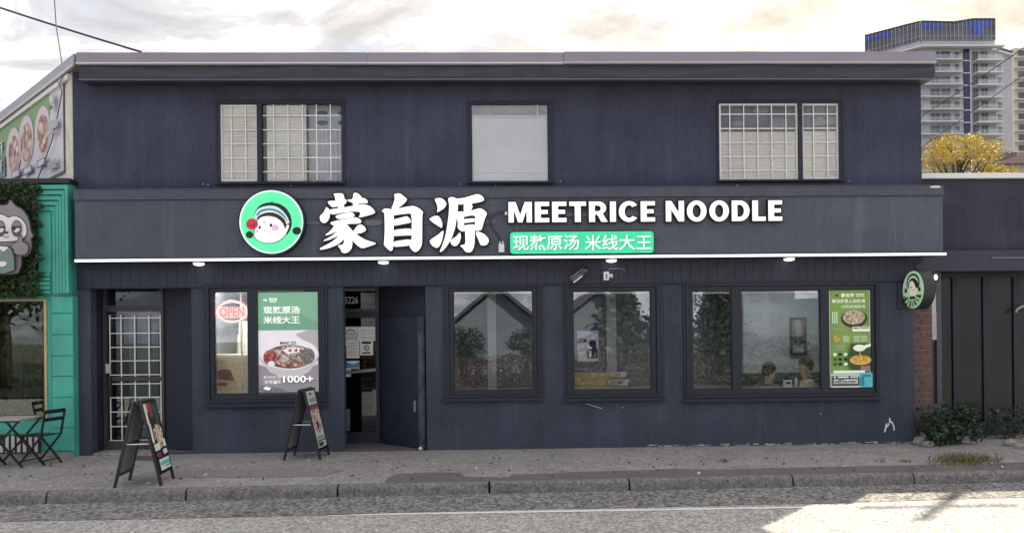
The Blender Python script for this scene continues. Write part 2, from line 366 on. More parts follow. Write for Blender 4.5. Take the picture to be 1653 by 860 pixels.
# strip of darker patching along the kerb
PATCH = ground_mat('asphalt_patch', (.165, .152, .158), (.125, .115, .12), 55, .5, .5, stain=2, stain_amt=.3)
r2 = random.Random(3)
edge = [(625, 771), (640, 764), (700, 761.5), (745, 762.5), (750, 769), (822, 769), (826, 765), (880, 764), (930, 760.5), (1000, 759), (1090, 756), (1150, 757), (1250, 754.5), (1330, 753), (1420, 751), (1480, 750), (1540, 747), (1600, 747), (1653, 745), (1700, 744)]
b = B(); top = [G(x, y, .004) for x, y in edge]
vs = []; fs = []
for i, p in enumerate(top):
    s = (p-GA).dot(kd); vs += [p, K(s, -.16, .004)]
    if i: fs.append((2*i-2, 2*i-1, 2*i+1, 2*i))
b.add(vs, fs); struct(b.build('asphalt_patch', PATCH))
b = B(); edge2 = [(200, 771), (520, 768), (560, 757), (380, 757), (240, 760)]
b.add([G(x, y, .004) for x, y in edge2], [(4, 3, 2, 1, 0)]); struct(b.build('asphalt_patch', ground_mat('worn_patch', (.28, .265, .275), (.20, .19, .195), 50, .5, .5, stain=2.5, stain_amt=.3)))
# kerb stones
KERB = ground_mat('kerb_concrete', (.21, .203, .202), (.14, .135, .137), 40, .6, .5, stain=3.5, stain_amt=.3, speck=.25)
kerb = thing('kerb', K(0, 0), None, None); kerb['kind'] = 'structure'
joints = [-330, -130, 75, 300, 545, 790, 1016, 1280, 1475, 1690, 1900]
sj = [(G(x, 797-36*x/1653)-GA).dot(kd) for x in joints]
import mathutils.noise as mn
for a, c in zip(sj, sj[1:]):
    nseg = int((c-a)/.045); prof = [(-.17, .0), (-.10, .012), (-.03, .010), (-.004, -.006), (.006, -.03), (.012, -.07), (.02, -.14)]
    b = B(); b.smooth = True; vs = []; fs = []
    crumb = .8 if 545 > 0 and (a < sj[6] and c > sj[3]) else .35
    for i in range(nseg+1):
        s = a+.012+(c-a-.024)*i/nseg
        for j, (o, z) in enumerate(prof):
            n = mn.noise(Vector((s*4.5, j*.7, 3)))+.6*mn.noise(Vector((s*13, j*1.9, 8)))+.5*mn.noise(Vector((s*30, j*3.1, 1)))
            w = crumb*(.013 if j > 1 else .004); vs.append(K(s, o-abs(n)*w*1.6, z-(abs(n)*w if 1 < j < 5 else 0)))
    m_ = len(prof)
    for i in range(nseg):
        for j in range(m_-1): fs.append((i*m_+j, i*m_+j+1, (i+1)*m_+j+1, (i+1)*m_+j))
    b.add(vs, fs); b.smooth = False
    b.add([vs[j] for j in range(m_)], [tuple(range(m_))]); b.add([vs[nseg*m_+j] for j in range(m_)], [tuple(range(m_))[::-1]])
    b.build('kerb_stone', KERB, kerb)
b = B()
vs = []; fs = []
for i in range(61):
    p = G(530+820*i/60, 830.5-13.6*i/60, RZ); n = .6+.4*mn.noise(Vector((i*.7, 0, 0)))
    vs += [p-kn*.04*(.7+.3*n), p+kn*.04*(.7+.3*n)]
    if i: fs.append((2*i-2, 2*i-1, 2*i+1, 2*i))
b.add(vs, fs); struct(b.build('road_marking', mat('worn_road_paint', (.88, .88, .86), .7, var2=(.68, .68, .67), scale=14)))
b = B(); b.quad(*[Vector(G(x, y, .006)) for x, y in ((196, 742), (262, 742), (259, 735), (200, 735))])
struct(b.build('asphalt_patch', mat('red_brown_stain', (.13, .075, .075), .9, var=.4, scale=14)))
# litter and weeds
lit = B(); r3 = random.Random(11)
for i in range(170):
    x = r3.uniform(0, 1653); y = 738+(r3.random()**1.0)*(50-.02*x)
    p = G(x, y, .008); s = r3.uniform(.012, .04); t = r3.random()*6.28; a = Vector((math.cos(t), math.sin(t), .15))*s; c = Vector((-a.y, a.x, .01))*.5
    lit.cur = r3.choice((0, 0, 0, 1, 2)); lit.add([p-a, p-c, p+a+UP*.008, p+c], [(0, 1, 2, 3)])
LEAFB = [mat('dead_leaf_dark', (.05, .04, .035), .8), mat('dead_leaf_tan', (.28, .2, .1), .8), mat('paper_scrap', (.6, .6, .58), .8)]
o = lit.build('leaf_litter', LEAFB); tag(o, 'scattered dead leaves and scraps on the sidewalk', kind='stuff')
wd = B(); pts = []
for i in range(800):
    x = r3.gauss(1558, 30); y = r3.gauss(744, 4.5)
    if abs(x-1558) > 62 or not 731 < y < 753: continue
    p = G(x, y, .0); h = r3.uniform(.02, .10); q = p+Vector((r3.gauss(0, .03), r3.gauss(0, .03), h)); e = Vector((.006, 0, 0))
    wd.cur = r3.choice((0, 0, 1)); wd.add([p-e, p+e, q], [(0, 1, 2)])
for i in range(50):
    x = r3.choice((1168+1000-1000, 1170, 1425, 1462)); p = G(r3.gauss(x, 5), 745.5, 0); q = p+Vector((r3.gauss(0, .02), r3.gauss(0, .02), r3.uniform(.03, .08))); e = Vector((.006, 0, 0)); wd.add([p-e, p+e, q], [(0, 1, 2)])
tag(wd.build('weeds', [mat('dry_grass', (.16, .15, .06), .8), mat('green_grass', (.07, .10, .03), .8)]), 'dry weeds growing through the sidewalk cracks', kind='stuff')

# ------------------------------------------------------------------ restaurant building
XL = P(122, 600)[0]; XR = P(1475, 600)[0]; XU = P(1487, 200)[0]
ZSO = P(826, 430)[1]; ZS0 = (P(130, 422, -.3)[1]+P(1500, 413, -.3)[1])/2
ZS1 = (P(130, 306, -.3)[1]+P(1500, 303, -.3)[1])/2
ZE = (P(130, 130, -.3)[1]+P(1480, 128, -.3)[1])/2; ZC = (P(130, 103, -.33)[1]+P(1500, 104, -.33)[1])/2; ZT = (P(130, 84, -.36)[1]+P(1500, 85, -.36)[1])/2
bld = thing('restaurant_building', (0, 0, 0), 'two storey navy stucco restaurant building with flat grey capped roof and recessed doors', 'building')
def wall(b, x0, x1, z0, z1, ops, y0, y1):
    xs = sorted({x0, x1, *[v for o in ops for v in o[:2]]}); zs = sorted({z0, z1, *[v for o in ops for v in o[2:]]})
    xs = [x for x in xs if x0-1e-6 <= x <= x1+1e-6]; zs = [z for z in zs if z0-1e-6 <= z <= z1+1e-6]
    for i in range(len(xs)-1):
        for j in range(len(zs)-1):
            cx, cz = (xs[i]+xs[i+1])/2, (zs[j]+zs[j+1])/2
            if any(o[0] < cx < o[1] and o[2] < cz < o[3] for o in ops): continue
            a = (xs[i], xs[i+1], zs[j], zs[j+1])
            b.quad((a[0], y0, a[2]), (a[1], y0, a[2]), (a[1], y0, a[3]), (a[0], y0, a[3]))
            b.quad((a[1], y1, a[2]), (a[0], y1, a[2]), (a[0], y1, a[3]), (a[1], y1, a[3]))
    for o in list(ops)+[(x0, x1, z0, z1)]:
        b.quad((o[0], y0, o[2]), (o[0], y1, o[2]), (o[0], y1, o[3]), (o[0], y0, o[3])); b.quad((o[1], y0, o[2]), (o[1], y0, o[3]), (o[1], y1, o[3]), (o[1], y1, o[2]))
        b.quad((o[0], y0, o[3]), (o[0], y1, o[3]), (o[1], y1, o[3]), (o[1], y0, o[3])); b.quad((o[0], y0, o[2]), (o[1], y0, o[2]), (o[1], y1, o[2]), (o[0], y1, o[2]))
TH = .16
ground_win = [dict(o=(331, 457, 529, 654), p=[(347, 471, 401, 635), (417, 471, 514, 633)]),
              dict(o=(716, 458, 876, 645), p=[(733, 470, 860, 629)]),
              dict(o=(911, 456, 1070, 645), p=[(926, 470, 1050, 628)]),
              dict(o=(1103, 452, 1419, 645), p=[(1118, 470, 1180, 627), (1196, 469, 1323, 626), (1337, 468, 1405, 625)])]
upper_win = [dict(o=(349, 162, 557, 297), p=[(357, 170, 416, 293), (424, 169, 551, 292)]),
             dict(o=(755, 164, 893, 296), p=[(762, 169.5, 884, 292)]),
             dict(o=(1157, 162, 1361, 293), p=[(1161, 168, 1287, 291), (1294, 168, 1353, 289)])]
def inner(w, Y, m_=.0):
    a = [RX(*q, Y) for q in w['p']]; return (min(r[0] for r in a)-m_, max(r[1] for r in a)+m_, min(r[2] for r in a)-m_, max(r[3] for r in a)+m_)
D1 = RX(147, 458, 310, 735); D1 = (D1[0], D1[1], 0.0, D1[3])
D2 = RX(555, 454, 688, 726); D2 = (D2[0], D2[1], 0.0, D2[3])
lo = [inner(w, 0, .03) for w in ground_win]; uo = [inner(w, 0, .03) for w in upper_win]
b = B(); wall(b, XL, XR, 0, ZSO, lo+[(D1[0], D1[1], .001, D1[3]), (D2[0], D2[1], .001, D2[3])], 0, TH); b.build('ground_floor_wall', WALL, bld)
b = B(); wall(b, XL, XU, ZSO+.002, ZT-.06, uo, 0, TH); b.build('upper_wall', WALLU, bld)
b = B(); b.box(XU-.16, XU-.001, TH+.002, 9, 0, ZT-.06); b.build('end_wall', WALLU, bld)
# oblique left side wall
c0 = Vector((XL, 0)); pr = P(0, 180, 2.85); sd = (Vector((pr[0], 2.85))-c0).normalized()
def SW(s, off, z): n = Vector((-sd.y, sd.x)) if -sd.y < 0 else Vector((sd.y, -sd.x)); q = c0+sd*s+n*off; return Vector((q.x, q.y, z))
def swbox(b, s0, s1, o0, o1, z0, z1):
    v = [SW(s0, o0, z0), SW(s1, o0, z0), SW(s1, o1, z0), SW(s0, o1, z0), SW(s0, o0, z1), SW(s1, o0, z1), SW(s1, o1, z1), SW(s0, o1, z1)]
    return b.add(v, [(3, 2, 1, 0), (4, 5, 6, 7), (0, 1, 5, 4), (1, 2, 6, 5), (2, 3, 7, 6), (3, 0, 4, 7)])
b = B(); swbox(b, .003, 9.5, -.15, .012, 0, ZT-.06); b.build('side_wall', CREAM, bld)
b = B(); e = SW(9.5, 0, 0); b.prism([(0, 0), (1, 0), (1, 1)], 0, 0) if False else None
rf = [(XL, .05), (XU-.01, .05), (XU-.01, 9), (e.x+.1, 9), (e.x+.1, e.y)]
for z in (ZT-.10,): b.add([(x, y, z) for x, y in rf]+[(x, y, z+.06) for x, y in rf], [(4, 3, 2, 1, 0), (5, 6, 7, 8, 9)]+[(i, (i+1) % 5, (i+1) % 5+5, i+5) for i in range(5)])
b.build('roof', mat('roof_membrane', (.12, .12, .125), .9, var=.2), bld)
# ground floor ceiling / upper floor slab, interior shell
ZI = ZSO-.06
b = B(); b.box(XL+.05, XU-.2, TH+.01, 6.5, ZI, ZI+.15); b.build('floor_slab', mat('ceiling_paint', (.55, .56, .56), .9), bld)
INWALL = mat('interior_wall_paint', (.20, .23, .27), .9, var=.06)
b = B(); b.box(D2[1]+.15, XU-.2, 4.2, 4.3, .02, ZI-.002); b.box(XR-.02, XR+.05, TH+.01, 4.195, .02, ZI-.002); b.box(D2[1]+.30, D2[1]+.345, TH+.01, 4.195, .02, ZI-.002); b.build('interior_wall', INWALL, bld)
b = B(); b.box(D1[1]+.02, D2[0]-.62, 2.6, 2.7, .02, ZI-.002); b.build('interior_wall', mat('interior_cream_paint', (.62, .58, .48), .9), bld)
b = B(); b.box(XL+.05, XU-.2, TH+.01, 4.3, .004, .018); b.build('interior_floor', mat('interior_floor_tile', (.16, .14, .13), .5), bld)
b = B(); b.box(XL+.05, XU-.2, 2.5, 2.6, ZI+.16, ZT-.12); b.build('interior_wall', INWALL, bld)
for x0, x1 in ((787, 801), (979, 995)):
    a = RX(x0, 470, x1, 620, .9); b = B(); b.box(a[0], a[1], .9, 1.05, .02, ZI-.002); b.build('interior_post', mat('pale_post_paint', (.62, .64, .62), .8), bld)
# fascia, cap
XEL, XER = P(128, 110, -.3)[0], P(1508, 110, -.3)[0]
b = B(); n = 90
for i in range(n):
    x0, x1 = XEL+(XER-XEL)*i/n, XEL+(XER-XEL)*(i+1)/n
def fy(x, t): u = (x-XEL)/3.35; w = abs((u % 1)-.5)*2; return -.30-.028*max(0, 1-abs(t-w*.9)*1.6)*(1 if t > .02 else 0)
vs = []; fs = []; m_ = 7
for i in range(n+1):
    x = XEL+(XER-XEL)*i/n
    for j in range(m_): t = j/(m_-1); vs.append((x, fy(x, t), ZE+(ZC-ZE)*t))
for i in range(n):
    for j in range(m_-1): fs.append((i*m_+j, (i+1)*m_+j, (i+1)*m_+j+1, i*m_+j+1))
b.add(vs, fs); b.box(XEL, XER, -.268, -.002, ZE+.012, ZC-.002); fsc = b.build('fascia', FASCIA, bld)
b = B(); b.box(XEL-.002, XER+.002, -.325, -.262, ZE-.006, ZE+.010); b.build('drip_edge', mat('fascia_drip_edge', (.13, .12, .16), .4), fsc)
cj = [P(x, 95, -.36)[0] for x in (122.5, 592, 910, 1511)]
for i in range(3):
    b = B(); d = (0, .004, -.006)[i]; b.box(cj[i]+.002, cj[i+1]-.002, -.36+d, .3, ZC+.004+(.008 if i == 2 else 0), ZT+(.008 if i == 2 else 0)); cp = b.build('roof_cap', CAPM, bld, .006)
    b = B(); b.box(cj[i]+.002, cj[i+1]-.002, -.375+d, -.31, ZC-.008+(.008 if i == 2 else 0), ZC+.014); b.build('cap_lip', CAPB, cp)
b = B(); s0 = -.06; swbox(b, -.36, 9.6, -.3, .09, ZC+.004, ZT-.003); cp = b.build('roof_cap', CAPM, bld)
b = B(); swbox(b, -.33, 9.6, .07, .104, ZC-.012, ZC+.012); b.build('cap_lip', CAPB, cp)
b = B(); swbox(b, .02, 9.6, .014, .06, ZC-.10, ZC-.024); b.build('eave_board', WHITE, bld)
b = B(); b.box(XL-.035, XL-.004, -.02, .02, .0, ZS0-.03); b.build('corner_trim', WHITE, bld)
# sign canopy
XS0, XS1 = P(121, 370, -.3)[0], P(1522, 370, -.3)[0]
zb = (P(130, 321, -.31)[1]+P(1500, 318, -.31)[1])/2
b = B(); b.box(XS0, XS1, -.30, -.003, ZS0+.03, zb); cn = b.build('sign_canopy', SIGNFACE, bld)
b = B(); b.box(XS0-.003, XS1+.003, -.325, -.004, zb+.003, ZS1); b.build('canopy_ledge', mat('ledge_paint', (.068, .075, .102), .6, var=.2, scale=4), cn)
b = B(); b.box(XS0-.001, XS1+.001, -.330, -.003, ZS1+.002, ZS1+.018); b.build('ledge_flashing', mat('ledge_flashing_paint', (.06, .065, .10), .5), cn)
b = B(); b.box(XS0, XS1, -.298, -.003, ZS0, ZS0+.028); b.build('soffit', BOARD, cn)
b = B(); a = RX(450, 356, 800, 362, -.3); b.box(a[0], a[1], -.312, -.3, a[2], a[3]); a = RX(825, 344, 1080, 349, -.3); b.box(a[0], a[1], -.312, -.3, a[2], a[3]); b.build('mounting_rail', mat('rail_grey', (.10, .10, .12), .5), cn)
b = B(); a = RX(590, 355, 616, 364, -.3); b.box(a[0], a[1], -.318, -.3, a[2], a[3]); b.build('rail_plate', mat('plate_grey_green', (.13, .15, .15), .6), cn)
st = thing('light_strip', (0, -.31, ZS0), 'glowing mint white LED strip along the bottom edge of the sign canopy', 'light strip')
b = B(); b.box(XS0, XS1+.04, -.318, -.302, ZS0+.0, ZS0+.036); b.build('led_tube', LED, st)
b = B(); b.box(XS0, XS1+.04, -.322, -.3, ZS0+.038, ZS0+.05); b.build('channel', BLACKM, st)
# siding boards under the canopy
zs0 = P(826, 458)[1]
n = 92; x0 = XL; wd_ = (XR-XL)/n; r4 = random.Random(5)
for i in range(n):
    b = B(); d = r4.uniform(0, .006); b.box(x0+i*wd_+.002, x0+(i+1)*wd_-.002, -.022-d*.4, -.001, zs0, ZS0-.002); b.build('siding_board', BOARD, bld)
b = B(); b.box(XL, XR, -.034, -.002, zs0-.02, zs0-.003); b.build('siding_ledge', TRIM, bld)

# ---- windows
def window(w, name, glassm, two=True, yg=.03, sash=None, upper=False):
    O = RX(*w['o']); I = inner(w, 0, .012)
    b = B(); lerp = lambda t: tuple(O[k]*(1-t)+I[k]*t for k in range(4))
    if upper: b.frame(O, lerp(.35), -.022, -.002); b.frame(lerp(.35), I, -.012, .03)
    else:
        b.frame(O, lerp(.28), -.028, -.002); b.frame(lerp(.30), lerp(.55), -.045, -.002); b.frame(lerp(.57), I, -.016, .04)
    fr = b.build(name, TRIM, bld)
    rs = [RX(*q, yg) for q in w['p']]
    b = B()
    if not upper: b.box(O[0]-.02, O[1]+.02, -.075, -.047, O[2]-.012, O[2]+.035)
    else: b.box(O[0]-.01, O[1]+.01, -.05, -.024, O[2]-.005, O[2]+.025)
    b.build('sill', TRIM, fr)
    for q0, q1 in zip(rs, rs[1:]):
        b = B(); b.box(q0[1]+.003, q1[0]-.003, -.02, .045, I[2]+.002, I[3]-.002); b.build('mullion', TRIM, fr)
    for k, r in enumerate(rs):
        if sash and k in sash:
            b = B(); b.frame((r[0]-.002, r[1]+.002, r[2]-.002, r[3]+.002), (r[0]+.025, r[1]-.025, r[2]+.03, r[3]-.025), yg-.012, yg+.03); b.build('sash', SASHW, fr)
        b = B(); b.box(r[0], r[1], yg, yg+.006, r[2], r[3]); b.build('pane', glassm, fr)
        if not upper:
            b = B(); b.frame((r[0]-.01, r[1]+.01, r[2]-.01, r[3]+.01), (r[0]+.006, r[1]-.006, r[2]+.006, r[3]-.006), yg-.006, yg-.001); b.build('pane_gasket', BLACK, fr)
            if w is not ground_win[0] and k < 2:
                b = B(); b.box(r[0]+.008, r[1]-.008, yg+.02, yg+.07, r[3]-.036, r[3]-.004); b.build('blind_rail', WHITE, fr)
    return fr, rs
wins = [window(w, 'shop_window', GLASSL) for w in ground_win]
uw = [window(upper_win[0], 'upper_window', GLASSU, sash={0}, upper=True), window(upper_win[1], 'upper_window', GLASSU, upper=True), window(upper_win[2], 'upper_window', GLASSU, sash={0, 1}, upper=True)]
def grille(fr, r, xs, zs, y=.012, w=.016, mt=WHITE):
    for x in xs: B().box(x-w/2, x+w/2, y-.004, y+.004, r[2]+.005, r[3]-.005).build('grille_bar', mt, fr)
    for z in zs: B().box(r[0]+.005, r[1]-.005, y+.005, y+.012, z-w/2, z+w/2).build('grille_bar', mt, fr)
def xq(px, py): return P(px, py, .02)[0]
def zq(px, py): return P(px, py, .02)[1]
fr, rs = uw[0]
zr = [zq(400, y) for y in (187, 210, 232.5, 255, 277.5)]
grille(fr, rs[0], [xq(x, 230) for x in (374, 397)], zr); grille(fr, rs[1], [xq(x, 230) for x in (442.5, 465.5, 489, 511.5, 534)], zr)
def blind(fr, r, u0, u1, v0, v1, mt, y=.05, slats=0):
    x0, x1 = r[0]+(r[1]-r[0])*u0, r[0]+(r[1]-r[0])*u1; z1, z0 = r[3]-(r[3]-r[2])*v0, r[3]-(r[3]-r[2])*v1
    b = B()
    if slats:
        n = int((z1-z0)/.022)
        for i in range(n): z = z0+(z1-z0)*i/n; b.box(x0, x1, y, y+.012, z, z+.019)
    else: b.box(x0, x1, y, y+.004, z0, z1)
    return b.build('blind', mt, fr)
blind(fr, rs[0], 0, 1, 0, 1, BLIND, slats=1); blind(fr, rs[1], .05, .55, 0, 1, BLIND, slats=1)
CURT = mat('grey_lilac_curtain', (.62, .62, .70), .85, var=.15, scale=5)
b = B(); r = rs[1]; x0 = r[0]+(r[1]-r[0])*.56
vs = []; fs = []
for i in range(41): x = x0+(r[1]-x0)*i/40; y = .16+.02*math.sin(i*1.3); vs += [(x, y, r[2]), (x, y, r[2]+(r[3]-r[2])*.72)]
for i in range(40): fs.append((2*i, 2*i+2, 2*i+3, 2*i+1))
b.add(vs, fs); b.build('curtain', CURT, fr)
b = B(); b.box(x0, r[1], .2, .24, r[2]-.02, r[3]+.02); b.build('blind', mat('blue_grey_blind', (.50, .56, .64), .8, var=.2, scale=4), fr)
for k in range(2):
    b = B(); xa = x0+.12+.33*k
    for zc in (.80, .93): b.prism(ell(xa+.08, r[2]+(r[3]-r[2])*zc, .09, .035, 16), .192, .198)
    b.build('pattern', mat('dark_blind_pattern', (.05, .06, .09), .7), fr)
fr, rs = uw[1]
blind(fr, rs[0], 0, 1, .0, 1, BLINDG, .052)
blind(fr, rs[0], .01, .99, .0, .13, mat('grey_valance', (.45, .44, .47), .8, var=.2), .045)
grille(fr, rs[0], [xq(868, 230)], [zq(820, y) for y in (187.5, 277.5)], y=.014, w=.009)
fr, rs = uw[2]
zr = [zq(1260, y) for y in (184.5, 207.5, 230, 252.5, 275)]
grille(fr, rs[0], [xq(x, 230) for x in (1178, 1200.5, 1223, 1245.5, 1268.5)], zr); grille(fr, rs[1], [xq(x, 230) for x in (1313, 1335.5)], zr)
for r in rs: blind(fr, r, .02, .98, .36, 1, BLINDP, slats=1); blind(fr, r, .0, 1.0, .0, .355, mat('dim_gap_grey', (.16, .155, .19), .8, var=.3, scale=5), .14)  # upper grey sheet paints the dim gap above the slatted blinds
for (px, py, s) in ((1191, 200, .09), (1256, 198, .16), (1228, 176, .12), (1322, 196, .12), (1342, 195, .1)):
    x, z = P(px, py, .13); B().prism(smooth_poly([(x-s, z-s*.55), (x+s, z-s*.55), (x+s*.8, z+s*.3), (x, z+s*.6), (x-s*.8, z+s*.3)]), .12, .135).build('shelf_item', mat('shelf_item_grey', (.30, .30, .33), .8, var=.2), fr)

# ---- left doorway: recess with a barred door, splayed right cheek
YD = .36
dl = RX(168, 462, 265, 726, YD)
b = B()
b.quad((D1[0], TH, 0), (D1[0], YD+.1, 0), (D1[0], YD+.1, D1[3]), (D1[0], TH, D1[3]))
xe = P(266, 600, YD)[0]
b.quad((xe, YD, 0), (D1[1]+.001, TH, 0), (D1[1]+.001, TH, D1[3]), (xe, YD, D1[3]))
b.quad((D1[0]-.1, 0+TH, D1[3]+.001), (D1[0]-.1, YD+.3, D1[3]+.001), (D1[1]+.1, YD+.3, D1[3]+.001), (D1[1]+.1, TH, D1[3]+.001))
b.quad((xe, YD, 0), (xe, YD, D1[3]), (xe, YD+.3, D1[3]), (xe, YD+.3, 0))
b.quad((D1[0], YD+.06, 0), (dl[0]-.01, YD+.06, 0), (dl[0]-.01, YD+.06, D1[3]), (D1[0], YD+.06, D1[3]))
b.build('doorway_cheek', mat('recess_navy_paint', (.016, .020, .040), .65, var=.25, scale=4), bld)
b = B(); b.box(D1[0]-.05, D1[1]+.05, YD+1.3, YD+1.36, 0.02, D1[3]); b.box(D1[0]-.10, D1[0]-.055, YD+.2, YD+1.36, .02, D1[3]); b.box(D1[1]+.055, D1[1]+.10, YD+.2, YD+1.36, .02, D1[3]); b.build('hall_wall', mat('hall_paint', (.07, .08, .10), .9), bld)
b = B(); b.box(D1[0]+.01, xe, -.0, YD, .002, .03); b.build('doorstep', SIDE, bld)
DOORF = mat('dark_brown_door_frame', (.05, .045, .055), .5, var=.2)
zt0 = P(215, 502, YD)[1]; zt1 = P(215, 497, YD)[1]; zdb = .03
b = B(); b.frame((dl[0], xe-.002, zt1, D1[3]-.002), (dl[0]+.05, xe-.04, zt1+.04, D1[3]-.045), YD-.02, YD+.05); tr = b.build('transom_window', DOORF, bld)
B().box(dl[0]+.05, xe-.04, YD+.02, YD+.026, zt1+.04, D1[3]-.045).build('pane', glass('transom_glass', (.5, .6, .62), .01), tr)
b = B()
for i in range(22): x = dl[0]+.06+.72*i/22; b.box(x, x+.022, YD+.06+.01*(i % 2), YD+.07+.01*(i % 2), zt1+.04, D1[3]-.05)
b.build('curtain', mat('grey_green_curtain', (.13, .17, .17), .9, var=.3, scale=12), tr)
b = B(); b.frame((dl[0], xe-.002, zdb, zt1-.004), (dl[0]+.05, xe-.04, zdb+.14, zt1-.05), YD-.03, YD+.05); dr = b.build('barred_door', DOORF, bld)
B().box(dl[0]+.05, xe-.04, YD+.02, YD+.026, zdb+.14, zt1-.05).build('pane', glass('barred_door_glass', (.75, .8, .82), .02), dr)
zm = P(218, 611, YD)[1]
B().box(dl[0]+.05, xe-.04, YD-.025, YD+.018, zm-.03, zm+.03).build('door_rail', DOORF, dr)
for px in (178, 196, 218, 241, 259.5):
    x = P(px, 600, YD-.01)[0]; B().box(x-.008, x+.008, YD-.012, YD-.004, P(px, 716, YD)[1], P(px, 508, YD)[1]).build('grille_bar', WHITE, dr)
for py in (513, 537.5, 560, 582, 604.5, 619, 641, 664, 687.5, 710):
    z = P(218, py, YD-.01)[1]; B().box(P(178, py, YD)[0], P(260, py, YD)[0], YD-.02, YD-.013, z-.007, z+.007).build('grille_bar', WHITE, dr)
a = RX(209, 505, 256, 705, YD+.1)
b = B(); vs = []; fs = []
for i in range(31): x = a[0]+(a[1]-a[0])*i/30; y = YD+.1+.015*math.sin(i*1.6); vs += [(x, y, a[2]), (x, y, a[3])]
for i in range(30): fs.append((2*i, 2*i+2, 2*i+3, 2*i+1))
b.add(vs, fs); b.build('curtain', mat('pale_grey_curtain', (.34, .36, .37), .9, var=.2, scale=6), dr)
a = RX(171, 587, 178, 602, YD-.03); b = B(); b.box(a[0], a[1], YD-.045, YD-.031, a[2], a[3]); b.build('lock_plate', mat('bright_steel', (.75, .75, .75), .3, metal=.4), dr)
a = RX(175, 606, 181, 640, YD-.03); b = B(); b.box(a[0], a[1], YD-.07, YD-.031, a[2], a[3]); b.build('handle', BLACKM, dr, .006)
# ---- main doorway
Y2 = .75
xe2 = P(613, 600, Y2)[0]; xw2 = D2[0]-.62
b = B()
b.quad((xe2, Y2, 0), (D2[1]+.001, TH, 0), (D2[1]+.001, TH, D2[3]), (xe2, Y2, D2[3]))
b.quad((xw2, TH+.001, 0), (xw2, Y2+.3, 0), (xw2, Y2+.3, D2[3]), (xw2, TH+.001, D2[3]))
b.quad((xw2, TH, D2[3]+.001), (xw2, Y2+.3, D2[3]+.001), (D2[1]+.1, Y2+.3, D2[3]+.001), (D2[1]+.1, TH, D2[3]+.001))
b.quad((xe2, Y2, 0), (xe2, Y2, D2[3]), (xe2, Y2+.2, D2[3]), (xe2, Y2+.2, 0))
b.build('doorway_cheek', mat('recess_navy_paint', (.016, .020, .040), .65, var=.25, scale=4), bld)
b = B(); b.box(xw2, D2[1]-.05, .003, Y2+.1, .003, .028); b.build('doorstep', mat('dark_doorstep', (.09, .085, .09), .9, var=.3, scale=9), bld)
zt = P(590, 503, Y2)[1]; xl2 = P(545, 600, Y2)[0]
b = B(); b.frame((xw2+.002, xe2-.002, zt, D2[3]-.002), (xl2, xe2-.06, zt+.05, D2[3]-.05), Y2-.02, Y2+.05); tr = b.build('transom_window', DOORF, bld)
B().box(xl2, xe2-.06, Y2+.02, Y2+.026, zt+.05, D2[3]-.05).build('pane', GLASSD, tr)
a = RX(556, 478, 581, 490, Y2); text('5226', 'house_number', mat('pale_number_vinyl', (.5, .52, .54), .6), a[0], a[1]-.03, a[2], a[3], Y2+.012, tr, .02)
b = B(); b.frame((xw2+.002, xe2-.002, .03, zt-.004), (xl2, xe2-.06, .20, zt-.10), Y2-.03, Y2+.05); dr2 = b.build('glazed_door', TRIM, bld)
B().box(xl2, xe2-.06, Y2+.02, Y2+.026, .20, zt-.10).build('pane', GLASSD, dr2)
zr_ = P(585, 600, Y2)[1]; b = B(); b.bar((xl2, Y2-.012, zr_-.02), (xe2-.06, Y2-.012, zr_+.035), .02, .05); b.build('push_bar', mat('dull_grey_metal', (.16, .17, .19), .4, metal=.5), dr2)
B().box(xl2, xe2-.06, Y2+.05, Y2+.055, .2, zr_-.1).build('lower_panel', mat('dark_door_panel', (.018, .018, .035), .5), dr2)
a = RX(602, 628, 608, 665, Y2-.03); B().box(a[0], a[1], Y2-.06, Y2-.031, a[2], a[3]).build('handle', mat('worn_handle', (.16, .16, .18), .5), dr2)
a = RX(556, 660, 565, 695, Y2-.02); B().box(a[0], a[1], Y2-.04, Y2+.0, a[2], a[3]).build('stile_plate', mat('grey_stile', (.12, .13, .15), .6, var=.5, scale=9), dr2)
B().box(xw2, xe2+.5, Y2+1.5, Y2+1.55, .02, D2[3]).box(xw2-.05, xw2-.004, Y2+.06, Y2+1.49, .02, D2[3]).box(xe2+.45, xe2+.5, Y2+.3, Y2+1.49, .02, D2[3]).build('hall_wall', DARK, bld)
# open leaf standing against the splay
hp = Vector((P(622, 600, .66)[0], .62, 0)); fp = Vector((P(679, 600, .04)[0], .055, 0)); fp2 = fp
dv = (fp-hp).normalized(); nv = Vector((dv.y, -dv.x, 0));
if nv.x > 0: nv = -nv
zl = P(672, 511, .06)[1]
def lf(s, o, z): q = hp+dv*s+nv*o; return Vector((q.x, q.y, z))
ln = (fp-hp).length
b = B(); v = [lf(0, 0, .04), lf(ln, 0, .04), lf(ln, .05, .04), lf(0, .05, .04)]; b.add(v+[q+UP*(zl-.04) for q in v], [(0, 1, 2, 3), (7, 6, 5, 4), (0, 4, 5, 1), (1, 5, 6, 2), (2, 6, 7, 3), (3, 7, 4, 0)])
ld = b.build('open_door', mat('door_navy_paint', (.014, .018, .038), .6, var=.3, scale=4), bld)
b = B(); v = [lf(ln+.002, -.045, .035), lf(ln+.05, -.045, .035), lf(ln+.05, .055, .035), lf(ln+.002, .055, .035)]; b.add(v+[q+UP*(zl-.03) for q in v], [(0, 1, 2, 3), (7, 6, 5, 4), (0, 4, 5, 1), (1, 5, 6, 2), (2, 6, 7, 3), (3, 7, 4, 0)])
b.build('worn_edge', mat('worn_navy_edge', (.03, .036, .055), .7, var2=(.10, .11, .135), scale=6), ld)
